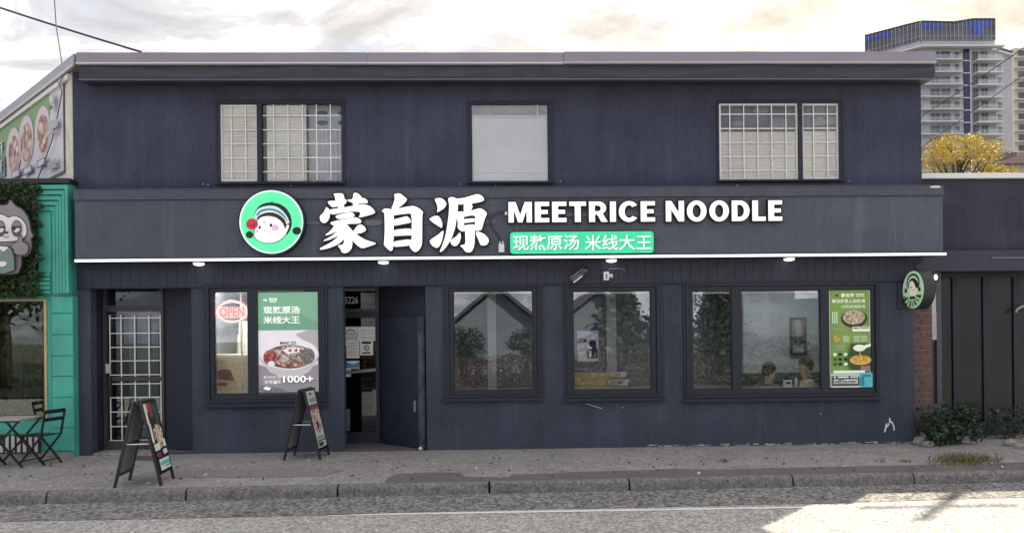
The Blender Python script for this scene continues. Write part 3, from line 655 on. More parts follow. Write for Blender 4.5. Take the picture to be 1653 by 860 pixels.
x, z = P(663, 655, .1); hq = lf(ln-.07, .055, z); b = B(); b.bar(hq+UP*-.09, hq+UP*.09, .05, .02, up=dv); b.build('handle_plate', mat('dull_steel', (.42, .44, .46), .35, metal=.5), ld)
x, z = P(679, 717, .0); b = B(); b.sphere((x, -.03, .035), .028, 10, 6); b.build('door_stop', mat('white_rubber', (.7, .7, .68), .6), ld)
# notices on the door glass
def notice(px, lab, cat='notice', draw=None, mt=PAPER, y=Y2, name='paper_notice', lift=.004):
    r = RX(*px, y); o = thing(name, ((r[0]+r[1])/2, y, r[2]), lab, cat, 'notices taped to the door' if draw else None)
    yy = y+.018-lift; B().box(r[0], r[1], yy, yy+.002, r[2], r[3]).build('sheet', mt, o)
    if draw: draw(Print(r, yy, o))
    return o
notice((552, 527, 577, 558), 'large white notice with an oval emblem, leftmost of the papers on the door glass', draw=lambda p: (p.ell(.55, .5, .38, .36, INK, 'print_oval'), p.ell(.55, .5, .34, .31, PAPER, 'print_oval'), p.text('NO CASH', .3, .34, .8, .46, INK, .01), p.text('CARD ONLY', .28, .52, .82, .64, INK, .01)), lift=.004)
notice((577.5, 527, 606, 550), 'wide white notice with thin lines of print, top right paper on the door glass', draw=lambda p: [p.text(s, .15, v, .85, v+.12, INKG, .0) for s, v in (('WE ARE OPEN', .2), ('11 AM - 9 PM', .45), ('THANK YOU', .7))], lift=.007)
notice((559, 549, 580, 578), 'plain white sheet with faint grey print, lower left paper on the door glass', draw=lambda p: [p.rect(.15, v, .85, v+.03, INKG, 'print_line') for v in (.15, .3, .45, .62, .78)], lift=.010)
notice((581, 549, 602, 573), 'white notice with a bold black B in a round mark, lower right door paper', draw=lambda p: (p.rect(.15, .08, .85, .24, INK), p.ell(.5, .52, .22, .20, INK), p.ell(.5, .52, .15, .14, PAPER), p.text('B', .42, .44, .58, .60, INK, .03), p.rect(.2, .80, .8, .9, INK)), lift=.013)
notice((559, 582, 580, 595), 'blue and white sticker below the white papers on the door glass', 'sticker', draw=lambda p: (p.poly([(0, .15), (.5, .45), (1, .15), (1, .85), (0, .85)], mat('sticker_blue', (.10, .26, .42), .5)), p.rect(.1, .9, .9, .95, INKG)), name='door_sticker')
notice((555, 595, 566, 608), 'small white square sticker with a blue mark at the left of the door glass', 'sticker', draw=lambda p: p.rect(.25, .15, .7, .5, mat('sticker_blue', (.10, .26, .42), .5)), name='door_sticker')

# ------------------------------------------------------------------ signs on the canopy
YS = -.30
def photo_poly(pts, Y): return [P(x, y, Y) for x, y in pts]
lg = thing('logo_sign', (P(439, 359, YS)[0], YS, P(439, 359, YS)[1]), 'round mint green light sign showing a round white face with a red rose', 'logo sign')
cx, cz = P(438.5, 358.5, YS-.1); R_ = 51.0*10.95/1200
b = B(); b.prism(ell(cx, cz, R_+.022, R_+.022, 56), YS-.10, YS-.002); b.build('drum', SIGNB, lg)
b = B(); b.prism(ell(cx, cz, R_-.006, R_-.006, 56), YS-.112, YS-.101); b.build('lit_face', MINT, lg)
b = B(); b.ring(ell(cx, cz, R_, R_, 56), ell(cx, cz, R_-.022, R_-.022, 56), YS-.116, YS-.1125); b.build('pale_rim', mat('lit_pale_mint', (.75, 1, .88), .4, em=.45), lg)
k = R_/365.0                                        # crop pixels to metres, centre (424,415)
def lp(pts): return [(cx+(x-424)*k, cz-(y-415)*k) for x, y in pts]
LY = [YS-.1165]
def lay(pts, mt, name, sm=2):
    LY[0] -= .0012; return B().prism(smooth_poly(lp(pts), sm), LY[0], LY[0]+.001).build(name, mt, lg)
HAIR = mat('print_black_green', (.012, .018, .02), .5); FACE = mat('lit_face_white', (.92, .90, .92), .4, em=.5)
lay([(225, 360), (240, 290), (290, 225), (360, 195), (430, 190), (520, 205), (590, 250), (640, 320), (660, 410), (650, 490), (605, 565), (590, 560), (600, 500), (540, 400), (430, 330), (280, 350)], HAIR, 'hair')
lay([(415, 200), (430, 180), (455, 172), (440, 185), (430, 202)], HAIR, 'hair_tuft', 1)
lay([(228, 350), (260, 275), (320, 240), (410, 225), (490, 238), (560, 290), (610, 360), (638, 430), (600, 440), (540, 370), (440, 310), (350, 305), (270, 345), (240, 385)], mat('lit_pale_blue', (.62, .80, .88), .4, em=.3), 'head_scarf')
lay([(250, 335), (300, 275), (400, 255), (500, 275), (570, 330), (610, 400), (615, 425), (560, 350), (480, 295), (400, 278), (310, 300), (270, 345)], mat('scarf_teal_line', (.13, .33, .38), .4), 'scarf_line')
lay([(245, 385), (290, 330), (370, 298), (450, 298), (540, 340), (610, 410), (605, 450), (560, 400), (470, 345), (380, 340), (300, 360), (255, 400)], mat('scarf_white', (.9, .9, .92), .4, em=.4), 'scarf_band')
lay([(255, 380), (290, 335), (370, 305), (450, 305), (530, 340), (590, 400), (600, 470), (590, 510), (570, 480), (500, 380), (420, 345), (320, 350), (265, 395)], mat('print_maroon', (.06, .012, .02), .5), 'hairline')
lay([(240, 470), (262, 395), (310, 352), (400, 340), (490, 362), (560, 420), (585, 490), (600, 445), (628, 440), (634, 475), (610, 530), (585, 580), (520, 635), (440, 662), (350, 662), (270, 635), (225, 590), (226, 530)], mat('print_outline', (.02, .03, .03), .5), 'face_outline')
lay([(246, 470), (266, 400), (312, 358), (400, 346), (488, 368), (554, 424), (584, 505), (602, 452), (624, 446), (628, 475), (604, 528), (579, 576), (516, 629), (438, 656), (352, 656), (274, 630), (232, 588), (233, 530)], FACE, 'face')
def disc(x, y, rx, ry, mt, name): LY[0] -= .0012; cxx, czz = lp([(x, y)])[0]; B().prism(ell(cxx, czz, rx*k, ry*k, 20), LY[0], LY[0]+.001).build(name, mt, lg)
BLUSH = mat('print_blush', (.80, .56, .74), .5, em=.25)
for x, y, rx, ry, mt, nm in ((293, 478, 15, 17, INK, 'eye'), (422, 454, 16, 19, INK, 'eye'), (346, 418, 9, 9, INKG, 'forehead_dot'), (345, 512, 15, 9, INKG, 'mouth'), (345, 507, 15, 7, FACE, 'mouth_gap'), (472, 484, 44, 37, BLUSH, 'blush'), (268, 520, 16, 20, BLUSH, 'blush'), (178, 562, 42, 40, HAIR, 'hair_bun'), (718, 521, 50, 44, HAIR, 'hair_bun')): disc(x, y, rx, ry, mt, nm)
RED = mat('print_rose_red', (.62, .03, .06), .4, em=.4); REDD = mat('print_rose_dark', (.30, .01, .03), .4)
disc(208, 440, 68, 64, REDD, 'rose')
for i in range(8): a_ = i*.785; disc(208+42*math.cos(a_), 440+40*math.sin(a_), 25, 24, RED, 'rose_petal')
disc(208, 440, 38, 36, REDD, 'rose_heart'); disc(206, 437, 31, 29, RED, 'rose_petal'); disc(208, 442, 18, 17, REDD, 'rose_heart'); disc(207, 439, 12, 11, RED, 'rose_petal')

CH = {0: [[(270,88),(375,85),(395,110),(398,150),(425,158),(420,200),(395,208),(395,258),(330,266),(325,235),(300,180),(297,160),(288,120)],
 [(203,178),(305,170),(335,235),(260,248),(225,215)], [(505,80),(550,82),(600,125),(600,150),(560,210),(545,245),(500,245),(500,195),(440,175),(437,160),(498,155)],
 [(585,150),(625,137),(665,165),(672,200),(565,205),(545,215)], [(190,240),(232,275),(230,350),(215,395),(185,425),(160,430),(130,415),(115,375),(118,345),(150,320),(170,290)],
 [(220,275),(400,250),(560,220),(640,215),(700,235),(745,280),(758,312),(700,335),(565,368),(585,330),(580,298),(480,295),(400,305),(270,330),(235,320)],
 [(290,345),(460,302),(500,312),(522,345),(500,360),(325,388)], [(232,425),(300,405),(520,362),(570,375),(600,410),(580,435),(415,440),(330,470),(270,460)],
 [(405,435),(440,455),(495,520),(525,555),(490,630),(492,680),(480,730),(440,770),(400,778),(370,768),(360,735),(320,690),(385,680),(400,640),(400,610),(375,560),(345,500),(290,468),(330,440)],
 [(178,568),(240,520),(290,455),(340,460),(360,500),(280,540),(190,575)], [(157,632),(230,595),(300,545),(350,490),(385,545),(300,590),(220,625),(165,637)],
 [(112,725),(200,680),(290,625),(375,540),(405,600),(380,635),(320,680),(220,720),(125,740)], [(498,535),(555,455),(600,447),(640,475),(652,515),(600,545),(520,555)],
 [(485,560),(520,545),(600,600),(660,630),(780,665),(700,695),(605,725),(550,690),(510,650),(488,622)]],
 1: [[(975,95),(1020,85),(1050,90),(1100,130),(1128,155),(1100,195),(1015,262),(990,290),(940,268),(965,215),(985,150)],
 [(832,290),(860,262),(910,262),(935,270),(972,300),(968,620),(962,720),(950,750),(930,752),(885,715),(855,680),(862,640),(868,500),(866,380),(862,310),(840,300)],
 [(935,272),(1020,262),(1130,240),(1200,230),(1260,255),(1312,300),(1300,340),(1300,640),(1290,700),(1260,745),(1225,765),(1195,755),(1150,700),(1170,670),(1180,600),(1180,320),(1130,318),(1000,335),(960,340)],
 [(965,390),(1050,370),(1120,350),(1150,370),(1172,410),(1165,425),(1060,445),(965,462)], [(962,510),(1150,490),(1190,515),(1190,570),(1050,575),(962,580)], [(958,645),(1160,615),(1185,650),(1170,688),(958,708)]],
 2: [[(437,150),(500,137),(550,160),(580,205),(560,250),(520,280),(465,308),(478,260),(465,205)], [(375,382),(430,350),(480,345),(510,375),(530,430),(527,490),(470,455),(410,415)],
 [(545,510),(540,570),(520,650),(490,705),(460,718),(410,690),(380,640),(410,610),(480,565)],
 [(595,150),(620,130),(660,130),(702,150),(712,200),(706,300),(695,380),(680,480),(640,600),(580,700),(530,755),(497,765),(530,690),(570,570),(590,440),(605,330),(612,220)],
 [(680,150),(780,140),(860,115),(935,93),(985,110),(1015,150),(1005,175),(940,192),(862,205),(700,218)], [(778,208),(862,200),(882,235),(870,270),(850,298),(778,304)],
 [(698,298),(782,298),(782,480),(795,520),(755,528),(720,500),(705,470),(712,440),(700,360)],
 [(760,298),(850,292),(920,270),(975,258),(1020,285),(1050,320),(1025,370),(1000,450),(985,510),(920,522),(895,500),(906,460),(915,345),(860,340),(780,358),(760,340)],
 [(775,385),(915,374),(912,415),(775,430)], [(775,457),(910,442),(915,508),(850,500),(775,525)],
 [(792,475),(905,480),(905,640),(895,710),(870,760),(830,772),(790,755),(770,720),(732,690),(785,680),(800,660)],
 [(735,532),(747,590),(730,650),(700,690),(665,697),(635,675),(622,640),(650,610),(690,590)], [(910,530),(970,535),(1025,565),(1065,610),(1068,650),(1040,685),(975,690),(955,640)]]}
cs = thing('calligraphy_sign', (P(650, 408, YS)[0], YS, P(650, 408, YS)[1]), 'large white brush calligraphy lettering of three Chinese characters on the sign canopy', 'sign')
def strokes(chars, name, parent, mt, y, gw_, dep, sm=1):
    b = B(); c = B()
    for i, pl in enumerate(chars):
        q = smooth_poly(pl, sm) if sm else pl; d = .0007*i
        b.prism(q, y-.012-d, y-.002-d*.5)
        c.prism(grow(q, gw_), y+d, y+dep-.001*i*.3)
    o = b.build(name, mt, parent); c.build('black_return', SIGNB, o); return o
for i, g in CH.items():
    off = 640 if i == 2 else 500
    strokes([photo_poly([(off+x/7.168, 300+y/7.168) for x, y in pl], YS-.07) for pl in g], 'character', cs, SIGNW, YS-.055, .021, .05)
# English lettering, unit height letters: list of outlines; rings as (outer, inner)
def Lr(ch):
    t = .245
    if ch == 'E': return .60, [[(0, 0), (t, 0), (t, 1), (0, 1)], [(t-.01, .80), (.6, .80), (.6, 1), (t-.01, 1)], [(t-.01, .41), (.54, .41), (.54, .60), (t-.01, .60)], [(t-.01, 0), (.6, 0), (.6, .2), (t-.01, .2)]]
    if ch == 'L': return .58, [[(0, 0), (t, 0), (t, 1), (0, 1)], [(t-.01, 0), (.58, 0), (.58, .2), (t-.01, .2)]]
    if ch == 'T': return .70, [[(0, .80), (.70, .80), (.70, 1), (0, 1)], [(.35-t/2, 0), (.35+t/2, 0), (.35+t/2, .81), (.35-t/2, .81)]]
    if ch == 'I': return t, [[(0, 0), (t, 0), (t, 1), (0, 1)]]
    if ch == 'N': return .80, [[(0, 0), (.23, 0), (.23, .6), (.56, 0), (.80, 0), (.80, 1), (.57, 1), (.57, .42), (.24, 1), (0, 1)]]
    if ch == 'M': return .98, [[(0, 0), (.22, 0), (.22, .62), (.40, 0), (.58, 0), (.76, .62), (.76, 0), (.98, 0), (.98, 1), (.68, 1), (.49, .36), (.30, 1), (0, 1)]]
    if ch == 'O': return .86, [(ell(.43, .5, .43, .515, 40), ell(.43, .5, .19, .32, 40))]
    if ch == 'D':
        n = 16; o = [(0, 0), (0, 1)]+[(.36+.42*math.sin(math.pi*i/n), .5+.5*math.cos(math.pi*i/n)) for i in range(n+1)]
        q = [(.24, .2), (.24, .8)]+[(.34+.2*math.sin(math.pi*i/n), .5+.3*math.cos(math.pi*i/n)) for i in range(n+1)]; return .78, [(o, q)]
    if ch == 'R':
        n = 12; o = [(0, .36), (0, 1)]+[(.40+.32*math.sin(math.pi*i/n), .68+.32*math.cos(math.pi*i/n)) for i in range(n+1)]
        q = [(.24, .52), (.24, .81)]+[(.37+.13*math.sin(math.pi*i/n), .665+.145*math.cos(math.pi*i/n)) for i in range(n+1)]
        return .76, [[(0, 0), (t, 0), (t, .38), (0, .38)], (o, q), [(.33, .40), (.52, 0), (.78, 0), (.55, .44)]]
    if ch == 'C':
        A = math.radians(38); n = 26; o = [(.43+.43*math.cos(A+(2*math.pi-2*A)*i/n), .5+.515*math.sin(A+(2*math.pi-2*A)*i/n)) for i in range(n+1)]
        q = [(.43+.19*math.cos(A+.1+(2*math.pi-2*A-.2)*i/n), .5+.32*math.sin(A+.1+(2*math.pi-2*A-.2)*i/n)) for i in range(n+1)]; return .80, [o+q[::-1]]
es = thing('lettering_sign', (P(1040, 358, YS)[0], YS, P(1040, 358, YS)[1]), 'white raised capital letters reading MEETRICE NOODLE on the sign canopy', 'sign')
def run(word, px0, px1, py0, py1):
    x0, z0 = P(px0, py1, YS-.06); x1, z1 = P(px1, py0, YS-.06); h = z1-z0
    ws = [Lr(c)[0] for c in word]; gap = ((x1-x0)/h-sum(ws))/(len(word)-1); sx = 1.0
    gap = .15; sx = ((x1-x0)/h-gap*(len(word)-1))/sum(ws)
    x = x0
    for c in word:
        w, sh = Lr(c); b = B(); r_ = B(); y = YS-.055
        for i, s in enumerate(sh):
            d = .0007*i
            if isinstance(s, tuple):
                o, q = [[(x+u*sx*h, z0+v*h) for u, v in pl] for pl in s]; b.ring(o, q, y-.012-d, y-.002-d); r_.ring(grow(o, .017), grow(q, -.012), y+d, y+.05)
            else:
                o = [(x+u*sx*h, z0+v*h) for u, v in s]; b.prism(o, y-.012-d, y-.002-d*.5); r_.prism(grow(o, .017), y+d, y+.05-d)
        ob = b.build('letter', SIGNW, es); r_.build('black_return', SIGNB, ob); x += (w*sx+gap)*h
run('MEETRICE', 821, 1057, 325, 359); run('NOODLE', 1075, 1262, 323.5, 357.5)
tg = thing('tagline_sign', (P(939, 408, YS)[0], YS, P(939, 408, YS)[1]), 'mint green rounded light box with small pale Chinese lettering below the English letters', 'sign')
a = RX(823.5, 374, 1055, 409, YS-.06)
def rrect(r, rad, n=6):
    out = []
    for cx_, cz_, a0 in ((r[1]-rad, r[3]-rad, 0), (r[0]+rad, r[3]-rad, 90), (r[0]+rad, r[2]+rad, 180), (r[1]-rad, r[2]+rad, 270)): out += [(cx_+rad*math.cos(math.radians(a0+90*i/n)), cz_+rad*math.sin(math.radians(a0+90*i/n))) for i in range(n+1)]
    return out
b = B(); b.prism(grow(rrect(a, .05), .012), YS-.06, YS-.002); b.build('box', SIGNB, tg)
b = B(); b.prism(rrect(a, .05), YS-.07, YS-.061); b.build('lit_face', MINT2, tg)
LT = mat('pale_mint_lettering', (.72, .95, .86), .4, em=.42); LS = mat('mint_letter_shadow', (.10, .42, .30), .5)
for q in ((828, 935, '现熬原汤'), (944, 1052, '米线大王')):
    r = RX(q[0], 379, q[1], 404, YS-.07); text(q[2], 'lettering', LS, r[0]+.008, r[1]+.008, r[2]-.008, r[3]-.008, YS-.072, tg, .022); text(q[2], 'lettering', LT, r[0], r[1], r[2], r[3], YS-.076, tg, .016)
cbz = thing('power_cable', (P(805, 390, YS)[0], YS, P(805, 390, YS)[1]), 'black power cable looping down the sign canopy to a white plug', 'cable')
pp = [(820, 344.5), (812, 342.5), (803, 343), (796, 347), (791.5, 354), (791.5, 360), (795, 367), (801, 376), (806, 384), (808.5, 390)]
b = B(); b.smooth = True; b.tube([(P(x, y, YS-.03)[0], YS-.03, P(x, y, YS-.03)[1]) for x, y in pp], .009, 8); b.build('cord', BLACKM, cbz)
a = RX(815, 342, 821, 347, YS-.03); B().box(a[0], a[1], YS-.045, YS-.015, a[2], a[3]).build('connector', WHITE, cbz)
a = RX(805, 394, 814, 407, YS-.03); b = B(); b.box(a[0], a[1], YS-.05, YS-.004, a[2], a[3]); x_ = (a[0]+a[1])/2
for d in (-.02, .02): b.box(x_+d-.008, x_+d+.008, YS-.035, YS-.02, a[3], a[3]+.045)
b.build('plug', WHITE, cbz)
fl = thing('flood_light', (P(1503, 303, -.3)[0], -.3, P(1503, 303, -.3)[1]), 'small white shrouded lamp on the right end of the canopy ledge', 'lamp')
x, z = P(1505, 303.5, -.25); b = B(); b.smooth = True; b.sphere((x, -.25, z), (.14, .10, .03), 16, 8); b.build('hood', WHITE, fl); a = RX(1482, 303, 1494, 306, -.25); B().box(a[0], a[1]+.08, -.26, -.23, a[2], a[3]).build('arm', WHITE, fl)
for px, py, lab in ((321, 427, 'white downlight under the canopy above the barred door recess, leftmost'), (619, 424, 'white downlight under the canopy above the main doorway'), (987, 425, 'white downlight under the canopy above the white box camera'), (1274, 424.5, 'white downlight under the canopy above the three pane window')):
    x, z = P(px, py, -.16); o = thing('downlight', (x, -.16, ZS0), lab, 'downlight', 'downlights under the canopy')
    b = B(); b.smooth = True; b.tube([(x, -.16, ZS0-.001), (x, -.16, ZS0-.02)], [.085, .088], 24); b.build('ring', WHITE, o)
    b = B(); b.smooth = True; b.sphere((x, -.16, ZS0-.028), (.08, .08, .026), 18, 8); b.build('lens', LAMP, o)

# ---- cameras
x, z = P(935, 442, -.12); o = thing('security_camera', (x, -.03, z), 'dark bullet security camera tilted down to the left under the canopy', 'camera')
p0 = Vector((P(922, 453, -.15)[0], -.15, P(922, 453, -.15)[1])); p1 = Vector((P(947, 435, -.12)[0], -.12, P(947, 435, -.12)[1])); d = (p1-p0).normalized()
b = B(); b.smooth = True; b.tube([p0, p0+d*.08, p1-d*.07], [.048, .052, .046], 14); b.build('body', mat('grey_camera_body', (.10, .105, .12), .4), o)
b = B(); b.bar(p0-d*.02+UP*.055, p1-d*.08+UP*.055, .12, .012); b.build('sun_hood', mat('grey_hood', (.22, .23, .25), .4), o)
b = B(); b.bar(p0+d*.04-UP*.052-Vector((0, .03, 0)), p1-d*.09-UP*.048-Vector((0, .03, 0)), .02, .02); b.build('pale_strip', WHITE, o)
b = B(); b.smooth = True; b.tube([p1-d*.07, p1-d*.02, p1], [.035, .04, .03], 12); b.sphere(p1-d*.09-Vector((0, .05, -.01)), .018, 10, 6); b.build('cable_gland', mat('grey_camera_body', 0), o)
b = B(); b.bar(p1-d*.05, Vector((p1.x+.02, -.03, p1.z+.04)), .035); b.build('bracket', BLACKM, o)
x, z = P(978.5, 445.5, -.1); o = thing('security_camera', (x, -.03, z), 'white box security camera with two dark lenses below a downlight', 'camera')
b = B(); b.box(x-.042, x+.042, -.13, -.08, z-.065, z+.065); b.build('body', WHITE, o, .008)
b = B(); b.smooth = True
for dz in (-.025, .012): b.tube([(x+.002, -.129, z+dz), (x+.002, -.138, z+dz)], .013, 10)
b.build('lens', BLACK, o)
b = B(); b.bar((x+.04, -.1, z+.01), (x+.09, -.09, z+.02), .03); b.tube([(x+.09, -.09, z+.02), (x+.10, -.07, z-.01), (x+.05, -.03, z-.015)], .014, 8); b.build('bracket', WHITE, o)
b = B(); b.smooth = True; b.tube([(P(px, py, -.04)[0], -.04, P(px, py, -.04)[1]) for px, py in ((980, 437), (984, 434), (992, 433.5), (1000, 433.5), (1006, 433.5), (1009, 437))], .007, 6); b.build('cord', mat('grey_cord', (.25, .25, .28), .5), o)

# ---- projecting round sign
ps = thing('projecting_sign', (P(1475, 467, -.3)[0], 0, P(1475, 467, -.3)[1]), 'round projecting sign with pale green rings around a dark haired face, right corner', 'sign')
X0, zc = P(1473.5, 467.5, -.32); yc = -.33; rr = .283
def cyl_x(b, x0, x1, r, n=40, rz=None): return b.add([(x0, yc+r*math.cos(2*math.pi*i/n), zc+(rz or r)*math.sin(2*math.pi*i/n)) for i in range(n)]+[(x1, yc+r*math.cos(2*math.pi*i/n), zc+(rz or r)*math.sin(2*math.pi*i/n)) for i in range(n)],
    [tuple(range(n)), tuple(range(2*n-1, n-1, -1))]+[(i, i+n, (i+1) % n+n, (i+1) % n) for i in range(n)])
b = B(); cyl_x(b, X0, X0+.17, rr+.014); b.build('drum', mat('dark_green_black_drum', (.018, .028, .03), .5), ps)
b = B(); b.box(P(1448, 470, 0)[0], P(1470, 470, 0)[0], -.03, -.002, P(1450, 497, 0)[1], P(1450, 456, 0)[1]); b.box(X0+.06, X0+.12, -.07, -.002, zc-.2, zc+.2); b.build('wall_plate', BOARD, ps)
PX = [X0-.001]
def sp_poly(pts, mt, name, sm=0):
    PX[0] -= .0012; q = [(yc-u*rr, zc+v*rr) for u, v in pts]         # u to the right as seen from the left
    if sm: q = smooth_poly(q, sm)
    n = len(q); B().add([(PX[0], y, z) for y, z in q]+[(PX[0]+.001, y, z) for y, z in q], [tuple(range(n)), tuple(range(2*n-1, n-1, -1))]+[(i, i+n, (i+1) % n+n, (i+1) % n) for i in range(n)]).build(name, mt, ps)
GP = mat('sign_pale_green', (.52, .74, .50), .4, em=.25); GD = mat('sign_dark_green', (.015, .05, .03), .5); GM = mat('sign_leaf_green', (.16, .44, .14), .5); SK = mat('sign_skin_white', (.86, .78, .72), .5, em=.25)
sp_poly(ell(0, 0, 1, 1, 40), GP, 'rim'); sp_poly(ell(0, .35, .62, .52, 28), GD, 'green_arch'); sp_poly(ell(0, .33, .5, .42, 28), GP, 'green_arch'); sp_poly([(-.5, -.05), (.5, -.05), (.5, .35), (-.5, .35)], GP, 'field')
sp_poly([(-.45, .05), (-.42, .4), (-.2, .6), (.15, .62), (.45, .42), (.55, .15), (.3, -.05), (-.2, -.1)], INK, 'hair', 2)
sp_poly([(-.36, .1), (-.3, .42), (-.05, .5), (.12, .38), (.22, .2), (.38, 0), (.36, -.16), (.1, -.34), (-.2, -.32), (-.38, -.12)], SK, 'face', 2)
sp_poly(ell(-.14, .14, .05, .05, 10), INK, 'eye'); sp_poly(ell(.1, -.02, .04, .04, 10), REDD, 'lips')
for s in (-1, 1): sp_poly([(s*.55, -.12), (s*.75, -.12), (s*.75, .1), (s*.55, .1)], INK, 'side_bar'); sp_poly([(s*.6, -.5), (s*.8, -.45), (s*.85, -.3), (s*.62, -.33)], GM, 'side_leaf')
sp_poly([(-.22, -.5), (.22, -.5), (.26, -.36), (-.26, -.36)], INK, 'collar')
for i in range(7):
    a_ = math.radians(-150+20*i); a2 = a_+.17; sp_poly([(.45*math.cos(a_), -.15+.45*math.sin(a_)), (.93*math.cos(a_), .93*math.sin(a_)), (.93*math.cos(a2), .93*math.sin(a2)), (.45*math.cos(a2), -.15+.45*math.sin(a2))], (GM if i % 2 else GD), 'green_ray')
for y_ in (1,):
    a = RX(1426, 673, 1444, 698); cpts = [((1428, 697), (1431, 683)), ((1431, 683), (1436, 682)), ((1436, 682), (1436, 674)), ((1438, 679), (1442, 686)), ((1442, 686), (1443, 694)), ((1429, 690), (1435, 684))]
    gr = thing('painted_tag', (P(1436, 686)[0], -.001, P(1436, 697)[1]), 'small white scribbled paint mark low on the navy wall near the right corner', 'graffiti')
    b = B()
    for i, (p, q) in enumerate(cpts): p, q = P(*p), P(*q); b.bar((p[0], -.002-.0012*i, p[1]), (q[0], -.002-.0012*i, q[1]), .022, .002, up=(0, 1, 0)) if False else b.bar((p[0], -.003-.0012*i, p[1]), (q[0], -.003-.0012*i, q[1]), .002, .022, up=(1, 0, .3))
    b.build('paint_stroke', WHITE, gr)
# chips, nail heads and scuffs on the wall
r10 = random.Random(77); b = B()
for i in range(70):
    px = r10.uniform(1040, 1470); x, z = P(px, 722-.012*(px-1040)); z = abs(r10.gauss(0, .012)); w = r10.uniform(.01, .06); b.box(x-w, x+w, -.004, -.0005, z+.002, z+r10.uniform(.006, .018))
for px, py in ((328, 297), (336, 298), (353, 296), (388, 298), (470, 300), (905, 293), (742, 297), (800, 300), (1371, 292), (1190, 299)):
    x, z = P(px, py); b.box(x-.008, x+.008, -.006, -.0005, z-.008, z+.008)
p, q = P(946, 651), P(972, 659); b.bar((p[0], -.002, p[1]), (q[0], -.002, q[1]), .002, .012, up=(1, 0, .3)); x, z = P(1005, 658); b.box(x-.01, x+.01, -.003, -.0005, z, z+.015); x, z = P(1325, 668); b.box(x-.01, x+.01, -.003, -.0005, z, z+.012)
o = b.build('paint_chips', mat('pale_plaster_chip', (.45, .45, .47), .9, var=.3, scale=20), bld); o['kind'] = 'stuff'
# brick pier at the right end
bx0, bx1 = XR+.002, P(1505, 600, .06)[0]; zb0, zb1 = .02, P(1490, 437, .06)[1]
b = B(); b.box(bx0, bx1-.004, .062, .5, zb0, zb1); pier = b.build('brick_pier', MORTAR, bld)
nb = 28; zbt = P(1490, 497, .06)[1]; hb = (zb1-zb0)/nb; r5 = random.Random(9)
for i in range(nb):
    z0 = zb0+i*hb; s = .135 if i % 2 else .10
    for x0, x1 in ((bx0+.004, bx0+s), (bx0+s+.012, bx1-.003)):
        b = B(); d = r5.uniform(0, .008); b.box(x0, x1, .05-d, .2, z0+.006, z0+hb-.006); b.build('brick', BRICK, pier)

# ------------------------------------------------------------------ posters and things at the windows
r = wins[0][1][1]; YP = .022
po = thing('window_poster', ((r[0]+r[1])/2, YP, r[2]), 'bright poster of a noodle bowl under a green heading, reading 1000+, in the left window', 'poster')
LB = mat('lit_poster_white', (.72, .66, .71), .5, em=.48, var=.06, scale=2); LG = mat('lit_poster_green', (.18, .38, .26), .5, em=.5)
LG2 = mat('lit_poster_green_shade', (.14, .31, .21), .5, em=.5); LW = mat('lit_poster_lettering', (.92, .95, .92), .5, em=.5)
B().box(r[0]+.004, r[1]-.004, YP, YP+.006, r[2]+.004, r[3]-.004).build('sheet', LB, po)
p = Print((r[0]+.005, r[1]-.005, r[2]+.005, r[3]-.005), YP, po)
p.rect(0, 0, 1, .38, LG); p.poly([(0, .31), (.55, .27), (.72, .22), (1, .30), (1, .38), (0, .38)], LG2, 'print_hill'); p.poly([(.1, .27), (.4, .235), (.5, .27)], mat('poster_white_hill', (.4, .5, .45), .5, em=.2), 'print_hill')
p.ell(.12, .085, .035, .018, LW, 'print_mark', 12, 0, math.pi); p.text('蒙自源', .19, .055, .32, .085, LW, .02); p.rect(.20, .09, .31, .098, LW, 'print_line')
p.text('现熬原汤', .09, .14, .70, .215, LW, .018); p.text('米线大王', .09, .24, .70, .315, LW, .018)
GR = mat('poster_grey_shadow', (.36, .33, .37), .5, em=.15); GR2 = mat('poster_dark_grey', (.22, .21, .22), .5, em=.1)
p.poly([(.62, .42), (.85, .38), (1, .38), (1, .70), (.8, .5)], mat('poster_lilac', (.52, .46, .52), .5, em=.2), 'print_shade'); p.poly([(0, .72), (.3, .78), (.7, .8), (1, .72), (1, 1), (0, 1)], GR, 'print_table')
p.poly([(.05, .93), (.35, .955), (.5, .99), (.1, 1), (0, .97)], GR2, 'print_chopsticks')
BW = mat('poster_bowl_white', (.80, .77, .80), .5, em=.35); p.ell(.52, .63, .50, .165, mat('poster_bowl_rim', (.45, .42, .46), .5, em=.2), 'print_bowl', 40); p.ell(.515, .62, .495, .158, BW, 'print_bowl', 40)
p.poly([(.03, .65), (.08, .72), (.2, .80), (.42, .86), (.65, .855), (.85, .80), (.97, .70), (1, .64), (.8, .76), (.5, .785), (.2, .74)], mat('poster_bowl_side', (.60, .57, .60), .5, em=.25), 'print_bowl')
FD = food('poster_noodle_food', ['5A1518', 'C9B8A8', 'F0E6DC', '8A2A2A', 'D8C8B8', 'A08C80', 'EDE4DC', 'B05A55'], 26)
p.ell(.53, .645, .42, .118, food('poster_broth', ['6A5048', '8A6A60', 'A88478'], 20), 'print_soup', 36); p.ell(.56, .64, .34, .105, FD, 'print_noodles', 30)
p.ell(.20, .65, .115, .075, food('poster_red_meat', ['8E2030', 'B8444C', 'C87070', 'D89090'], 40), 'print_meat', 22); p.ell(.83, .64, .12, .08, food('poster_herbs', ['3A4038', '6A7068', '8A8E86', 'A8A8A4'], 60), 'print_herbs', 22)
p.ell(.22, .715, .06, .03, BW, 'print_egg', 16); p.poly([(.4, .575), (.55, .55), (.78, .56), (.7, .60), (.5, .62)], BW, 'print_tofu')
for u in (.50, .60, .68): p.poly([(u, .585), (u+.06, .56), (u+.05, .60)], mat('poster_chilli', (.30, .02, .03), .5), 'print_chilli')
